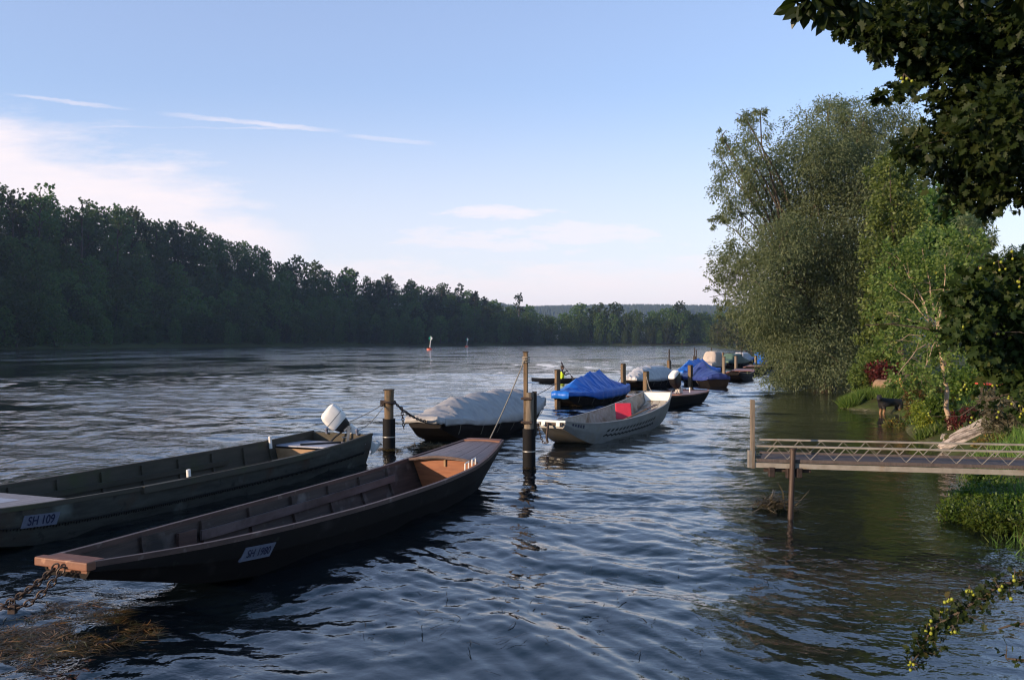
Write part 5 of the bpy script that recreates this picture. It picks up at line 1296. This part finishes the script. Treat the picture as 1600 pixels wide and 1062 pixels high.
blades('rough grass on the near bank behind the shrubs', sp, 46000, .26, 'fgrass', 63, 'stuff', w=.022)
# low green herbs under the jetty
g = np.random.default_rng(71)
herbs = [((1480,800),(1500,770),(1475,785)), ((1530,790),(1550,765),(1515,755)), ((1580,800),(1600,780),(1560,815)), ((1590,755),(1570,748)), ((1500,815),(1535,822),(1590,828))]
lbs = ['low green waterside plant at the outer tip of the leafy clump below the jetty','leafy green plant in the middle of the clump below the jetty','leafy green plant at the frame edge below the jetty','taller leafy plant close under the jetty deck','creeping green plant along the front edge of the clump below the jetty']
for i, (hs, lb) in enumerate(zip(herbs, lbs)):
    bl_ = [(*W(px+34, py, .10), .20+.08*g.random()) for px, py in hs]
    for b in list(bl_): bl_ += [(b[0]+.28*g.normal()+.1, b[1]+.28*g.normal(), b[2]+.06*g.random(), .10+.14*g.random()) for _ in range(4)]
    bx_, by_ = bl_[0][0], bl_[0][1]
    crown_tree('waterside_plant', lb, (bx_, by_, gz(bx_,by_)), (bx_, by_, .08), bl_, 6500, .055, LEAF, 'fherb', 'bark', .012, 72+i, shell=2.6, droop=-.15, out=.4, jitter=.7, clump=8, clump_r=.3, cat='plant', squash=.75, every=3, upb=1.2)

# --- the hawthorn hanging in from the right
def hawthorn(label, base, fork, lst, Y, depth, n, leaf, seed, nclus, tmpl=HAW, mat='fhaw', name='hawthorn_tree', r0=.12, twigs=5, berries=True, shell=1.9, clump=7):
    g = np.random.default_rng(seed); B = px_blobs(lst, Y, depth, g)
    root = crown_tree(name, label, base, fork, B, n, leaf, tmpl, mat, 'bark', r0, seed, shell=shell, droop=.35, out=.45, jitter=.6, clump=clump, clump_r=.30, twigs=twigs, upb=.6, every=3, lr=.4)
    for k in range(nclus):
        b = B[int(g.integers(0, min(len(B), len(lst)-5 if len(lst) < 25 else 39)))]; c = np.array(b[:3])-np.array(base); d = g.normal(size=3); d[1] = -abs(d[1])-.4; d /= np.linalg.norm(d); c = c+d*b[3]*.95
        mb = MB()
        for q in range(int(g.integers(2, 6))): bp_ = c+g.normal(size=3)*.022; mb.sphere(tuple(bp_), .0095+.003*g.random(), nu=8, nv=6); mb.tube([tuple(c+np.array((0,0,.05))), tuple(bp_)], .0022, 4, 1)
        mb.build('berry_cluster', [M['berry'], M['bark']], root, smooth=60)
    return root
up = [(1350,38,30),(1385,50,42),(1430,35,55),(1470,60,58),(1520,40,70),(1580,50,70),(1400,12,45),(1330,10,26),(1475,110,46),(1440,95,30),(1520,120,60),(1580,130,70),(1500,180,55),(1550,200,60),(1600,210,60),(1450,215,40),(1475,250,46),(1525,260,56),(1580,275,50),(1545,310,30),(1510,300,36),(1425,232,26),(1600,300,16),(1560,170,60),(1395,140,12),(1372,152,10),(1420,128,16),(1320,30,24),(1350,20,30),(1370,60,24),(1345,48,22),(1405,75,26),(1440,70,34),(1300,14,22),(1425,105,20),(1410,140,14)]
up += [(1690,60,100),(1790,150,110),(1720,230,90),(1850,20,110),(1900,250,110),(1960,120,120),(2060,60,120),(2080,240,110),(2180,160,120),(1650,-60,90),(1800,-110,110),(1980,-90,110),(1500,-60,70),(1400,-60,50)]
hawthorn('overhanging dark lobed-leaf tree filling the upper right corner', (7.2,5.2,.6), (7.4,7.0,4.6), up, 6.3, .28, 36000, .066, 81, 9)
mid = [(1520,440,26),(1555,425,30),(1590,430,40),(1540,480,40),(1590,490,50),(1500,475,24),(1520,520,34),(1570,540,44),(1605,560,50),(1540,560,26),(1490,520,22),(1590,600,26),(1600,640,16),(1510,455,20)]
mid += [(1680,480,80),(1760,560,90),(1700,640,60),(1840,470,90),(1900,600,90)]
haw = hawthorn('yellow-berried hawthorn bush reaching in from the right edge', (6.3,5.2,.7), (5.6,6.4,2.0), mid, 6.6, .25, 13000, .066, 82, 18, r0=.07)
# bare-ish branch tip reaching left, and low branch over the water
def branch(label, pts_px, Y0, Y1, seed, n, leaf, nber, mat='fhaw', spread=.05, base=None):
    g = np.random.default_rng(seed); m_ = len(pts_px); P3 = [np.array(P(px, py, Y0+(Y1-Y0)*i/(m_-1))) for i, (px, py) in enumerate(pts_px)]
    hb = np.array(haw.location); src = hb+np.array((-.1,.15,.75)) if pts_px[0][1] > 800 else hb+np.array((-.5,.9,1.2))
    P3 = [src, src*.45+P3[0]*.55+np.array((0,0,.12))]+P3; m_ = len(P3); base = hb
    root = bpy.data.objects.new('branch', None); COL.objects.link(root); root.parent = haw; root['label'] = label
    pts = [tuple(p-base) for p in P3]
    mb = MB(); mb.tube(pts, [.011*(1-.8*i/(m_-1))+.002 for i in range(m_)], 6)
    seg = g.integers(2, m_-1, n); t = g.random(n); pos = []
    for s_, tt in zip(seg, t): pos.append(np.array(pts[s_])*(1-tt)+np.array(pts[s_+1])*tt+g.normal(size=3)*spread)
    for p_ in pos[::6]:
        mb.tube([pts[int(np.argmin([np.linalg.norm(np.array(q)-p_) for q in pts]))], tuple(p_)], [.003,.0015], 4)
    mb.build('stem', M['bark'], root, smooth=60)
    pos = np.array(pos); dirs = g.normal(size=(n,3))*.7; dirs[:,2] += .1
    leaves_mesh('foliage', pos, dirs, leaf*(.6+.7*g.random(n)), HAW, M[mat], g, root)
    for k in range(nber):
        c = pos[int(g.integers(0, n))]+g.normal(size=3)*.02; mb = MB()
        for q in range(int(g.integers(2, 5))): bp_ = c+g.normal(size=3)*.014; mb.sphere(tuple(bp_), .0085+.002*g.random(), nu=8, nv=6); mb.tube([tuple(c+np.array((0,0,.035))), tuple(bp_)], .002, 4, 1)
        mb.build('berry_cluster', [M['berry'], M['bark']], root, smooth=60)
    return root
branch('low yellow-berried branch hanging over the water at the lower right corner', [(1660,880),(1600,905),(1560,915),(1530,935),(1500,955),(1470,972),(1452,990),(1440,1015),(1425,1035)], 4.6, 4.8, 91, 520, .038, 15, spread=.032)
branch('short bare twig with a few leaves above the water at the lower right edge', [(1660,970),(1610,973),(1580,976),(1560,982)], 4.4, 4.5, 92, 16, .03, 0, spread=.03)
branch('thin dark twig with small leaves below the berried branch', [(1660,1020),(1610,1032),(1590,1030),(1572,1028)], 4.2, 4.3, 93, 22, .035, 0, spread=.03)
branch('long thin bare branch stretching left in front of the birch', [(1640,535),(1580,530),(1500,525),(1440,512),(1390,506),(1352,508)], 6.5, 6.9, 94, 36, .06, 0, spread=.05)
branch('yellowing leafy twig hanging below the berried hawthorn', [(1650,560),(1600,610),(1560,620),(1530,630),(1500,650)], 6.3, 6.6, 95, 110, .06, 14, spread=.09)
bg_ = [(1262,-4,14),(1285,4,16),(1310,-2,18),(1246,4,7),(1335,6,12),(1300,-22,26),(1270,-16,18)]
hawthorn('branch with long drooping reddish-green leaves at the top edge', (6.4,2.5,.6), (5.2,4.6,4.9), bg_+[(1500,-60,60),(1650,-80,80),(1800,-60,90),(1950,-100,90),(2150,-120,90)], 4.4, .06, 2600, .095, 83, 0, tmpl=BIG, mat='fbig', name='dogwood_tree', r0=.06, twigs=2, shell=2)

# ------------------------------------------------------------------ light, air, sky, camera
SUN_AZ, SUN_EL = math.radians(-118), math.radians(13)
sd = bpy.data.lights.new('sun', 'SUN'); sd.energy = 3.9; sd.angle = math.radians(.6); sd.color = (1, .74, .50)
so = bpy.data.objects.new('sun', sd); COL.objects.link(so)
dv = Vector((math.sin(SUN_AZ)*math.cos(SUN_EL), math.cos(SUN_AZ)*math.cos(SUN_EL), math.sin(SUN_EL)))
so.rotation_euler = dv.to_track_quat('Z', 'Y').to_euler(); so.location = dv*200

hz = MB(); hz.box((0, 1950, 90), (5600, 5300, 190)); hz_m = bpy.data.materials.new('haze_air'); hz_m.use_nodes = True; nt = hz_m.node_tree
nt.nodes.remove(nt.nodes['Principled BSDF']); pv = node(nt, 'ShaderNodeVolumePrincipled'); pv.inputs['Color'].default_value = (.45,.63,1,1); pv.inputs['Density'].default_value = .00010; pv.inputs['Anisotropy'].default_value = .0
nt.links.new(pv.outputs[0], nt.nodes['Material Output'].inputs['Volume'])
hzo = hz.build('haze', hz_m); tag(hzo, 'thin morning haze over the river', 'haze', None, 'stuff')

w = bpy.data.worlds.new('World'); SC.world = w; w.use_nodes = True; nt = w.node_tree
bg = nt.nodes['Background']
sky = node(nt, 'ShaderNodeTexSky', sky_type='NISHITA'); sky.sun_disc = False; sky.sun_elevation = SUN_EL; sky.sun_rotation = SUN_AZ; sky.air_density = 1.0; sky.dust_density = .3; sky.ozone_density = 3.0
tc = node(nt, 'ShaderNodeTexCoord'); sep = node(nt, 'ShaderNodeSeparateXYZ'); nt.links.new(tc.outputs['Generated'], sep.inputs[0])
def mth(op, a, b=None, c=None):
    n_ = node(nt, 'ShaderNodeMath', operation=op)
    for i, v in enumerate((a, b, c)):
        if v is None: continue
        if isinstance(v, (int, float)): n_.inputs[i].default_value = v
        else: nt.links.new(v, n_.inputs[i])
    return n_.outputs[0]
def mapr(v, a, b, c=0., d=1.):
    n_ = node(nt, 'ShaderNodeMapRange', interpolation_type='SMOOTHSTEP'); nt.links.new(v, n_.inputs[0])
    for i, q in enumerate((a, b, c, d)): n_.inputs[i+1].default_value = q
    return n_.outputs[0]
# bearing and height over the horizon of the sky direction, as tangents (a flat far cloud picture plane due north)
yy = mth('MAXIMUM', sep.outputs['Y'], .02)
U = mth('DIVIDE', sep.outputs['X'], yy); V_ = mth('DIVIDE', sep.outputs['Z'], yy)
uv = node(nt, 'ShaderNodeCombineXYZ'); nt.links.new(U, uv.inputs[0]); nt.links.new(V_, uv.inputs[1])
def cn(scale, st, det=7, rough=.6, rot=0.):
    mp = node(nt, 'ShaderNodeMapping'); mp.inputs['Scale'].default_value = st; mp.inputs['Rotation'].default_value = (0,0,rot); nt.links.new(uv.outputs[0], mp.inputs[0])
    n_ = node(nt, 'ShaderNodeTexNoise'); n_.inputs['Scale'].default_value = scale; n_.inputs['Detail'].default_value = det; n_.inputs['Roughness'].default_value = rough; nt.links.new(mp.outputs[0], n_.inputs['Vector']); return n_.outputs['Fac']
n1 = cn(3.2, (1,3.6,1), rot=.12); n2 = cn(8, (1,5.5,1), rot=.16, det=9, rough=.68); n3 = cn(40, (1,3,1), det=3)
nn_ = mth('ADD', mth('MULTIPLY', n1, .7), mth('MULTIPLY', n2, .3))
# big cirrus sheet low on the left: below the line from (u -.57, v .245) to (u -.25, v .14)
edge = mth('SUBTRACT', mth('MULTIPLY_ADD', U, -.30, .085), V_)
sheet_ = mapr(mth('ADD', edge, mth('MULTIPLY_ADD', nn_, .22, -.105)), -.03, .05)
lft = mapr(mth('ADD', U, mth('MULTIPLY_ADD', n2, .10, -.05)), -.31, -.10, 1., 0.)
big = mth('MULTIPLY', sheet_, lft)
# pale bank along the horizon
low = mapr(mth('ADD', V_, mth('MULTIPLY_ADD', nn_, -.16, .08)), .06, .13, 1., 0.)
# small cloud right of centre
du = mth('DIVIDE', mth('SUBTRACT', U, -.012), .075); dv_ = mth('DIVIDE', mth('SUBTRACT', V_, .143), .0095)
sm = mapr(mth('ADD', mth('ADD', mth('MULTIPLY', du, du), mth('MULTIPLY', dv_, dv_)), mth('MULTIPLY_ADD', n2, 6.5, -3.2)), -.1, 1.6, .9, 0.)
du = mth('DIVIDE', mth('SUBTRACT', U, .03), .20); dv_ = mth('DIVIDE', mth('SUBTRACT', V_, .115), .02)
sm2 = mapr(mth('ADD', mth('ADD', mth('MULTIPLY', du, du), mth('MULTIPLY', dv_, dv_)), mth('MULTIPLY_ADD', n2, 6.5, -3.2)), -.2, 1.6, .85, 0.)
wisp = mapr(mth('MULTIPLY', mth('ADD', n1, n2), mapr(V_, .33, .12)), .95, 1.5, 0., .35)
# condensation trails
def trail(u0, v0, u1, v1, wd, st):
    k = (v1-v0)/(u1-u0); d = mth('ABSOLUTE', mth('SUBTRACT', mth('ADD', V_, mth('MULTIPLY_ADD', n3, .006, -.003)), mth('MULTIPLY_ADD', U, k, v0-k*u0)))
    a = mapr(d, wd*.2, wd, 1., 0.); e = mth('MULTIPLY', mapr(U, u0-.02, u0+.04), mapr(U, u1-.06, u1+.03, 1., 0.))
    return mth('MULTIPLY', mth('MULTIPLY', a, e), mth('MULTIPLY', mapr(n2, .3, .6, .5, 1.), st))
t1 = trail(-.56,.275,-.43,.259,.003,.5); t2 = trail(-.392,.254,-.185,.233,.0042,.6); t3 = trail(-.20,.231,-.06,.217,.005,.4); t4 = trail(-.50,.2395,-.22,.237,.0022,.35)
tot = big
for q in (low, sm, sm2, wisp, t1, t2, t3, t4): tot = mth('MAXIMUM', tot, q)
tot = mth('MULTIPLY', tot, mapr(sep.outputs['Y'], .05, .3))
hv = mapr(V_, .30, .06, 0., .58); tot = mth('MAXIMUM', mth('MULTIPLY', tot, mth('MULTIPLY_ADD', n2, .5, .68)), hv)
tot = mth('MULTIPLY', tot, .92)
mxc = node(nt, 'ShaderNodeMixRGB'); nt.links.new(tot, mxc.inputs[0])
veil = node(nt, 'ShaderNodeMixRGB'); nt.links.new(mapr(sep.outputs['Z'], .30, .62, .36, .04), veil.inputs[0]); nt.links.new(sky.outputs[0], veil.inputs[1]); veil.inputs[2].default_value = (2.45, 2.6, 3.9, 1); nt.links.new(veil.outputs[0], mxc.inputs[1]); mxc.inputs[2].default_value = (4.4, 3.9, 3.92, 1)
nt.links.new(mxc.outputs[0], bg.inputs[0]); bg.inputs[1].default_value = .142

cam = bpy.data.cameras.new('camera'); cam.sensor_width = 36; cam.lens = 36*F/1600; cam.clip_end = 8000; cam.clip_start = .05; cam.shift_y = 2/1600
co = bpy.data.objects.new('camera', cam); COL.objects.link(co); co.location = (0,0,CAMH); co.rotation_euler = (PI/2,0,0); SC.camera = co
SC.view_settings.view_transform = 'Standard'; SC.view_settings.look = 'None'; SC.view_settings.gamma = 1; SC.view_settings.exposure = 0.88
cy = SC.cycles; cy.use_denoising = True; cy.max_bounces = 6; cy.filter_width = 1.15; cy.diffuse_bounces = 2; cy.glossy_bounces = 3; cy.transmission_bounces = 4; cy.transparent_max_bounces = 12; cy.volume_bounces = 0
cy.sample_clamp_indirect = 6; cy.caustics_reflective = False; cy.caustics_refractive = False
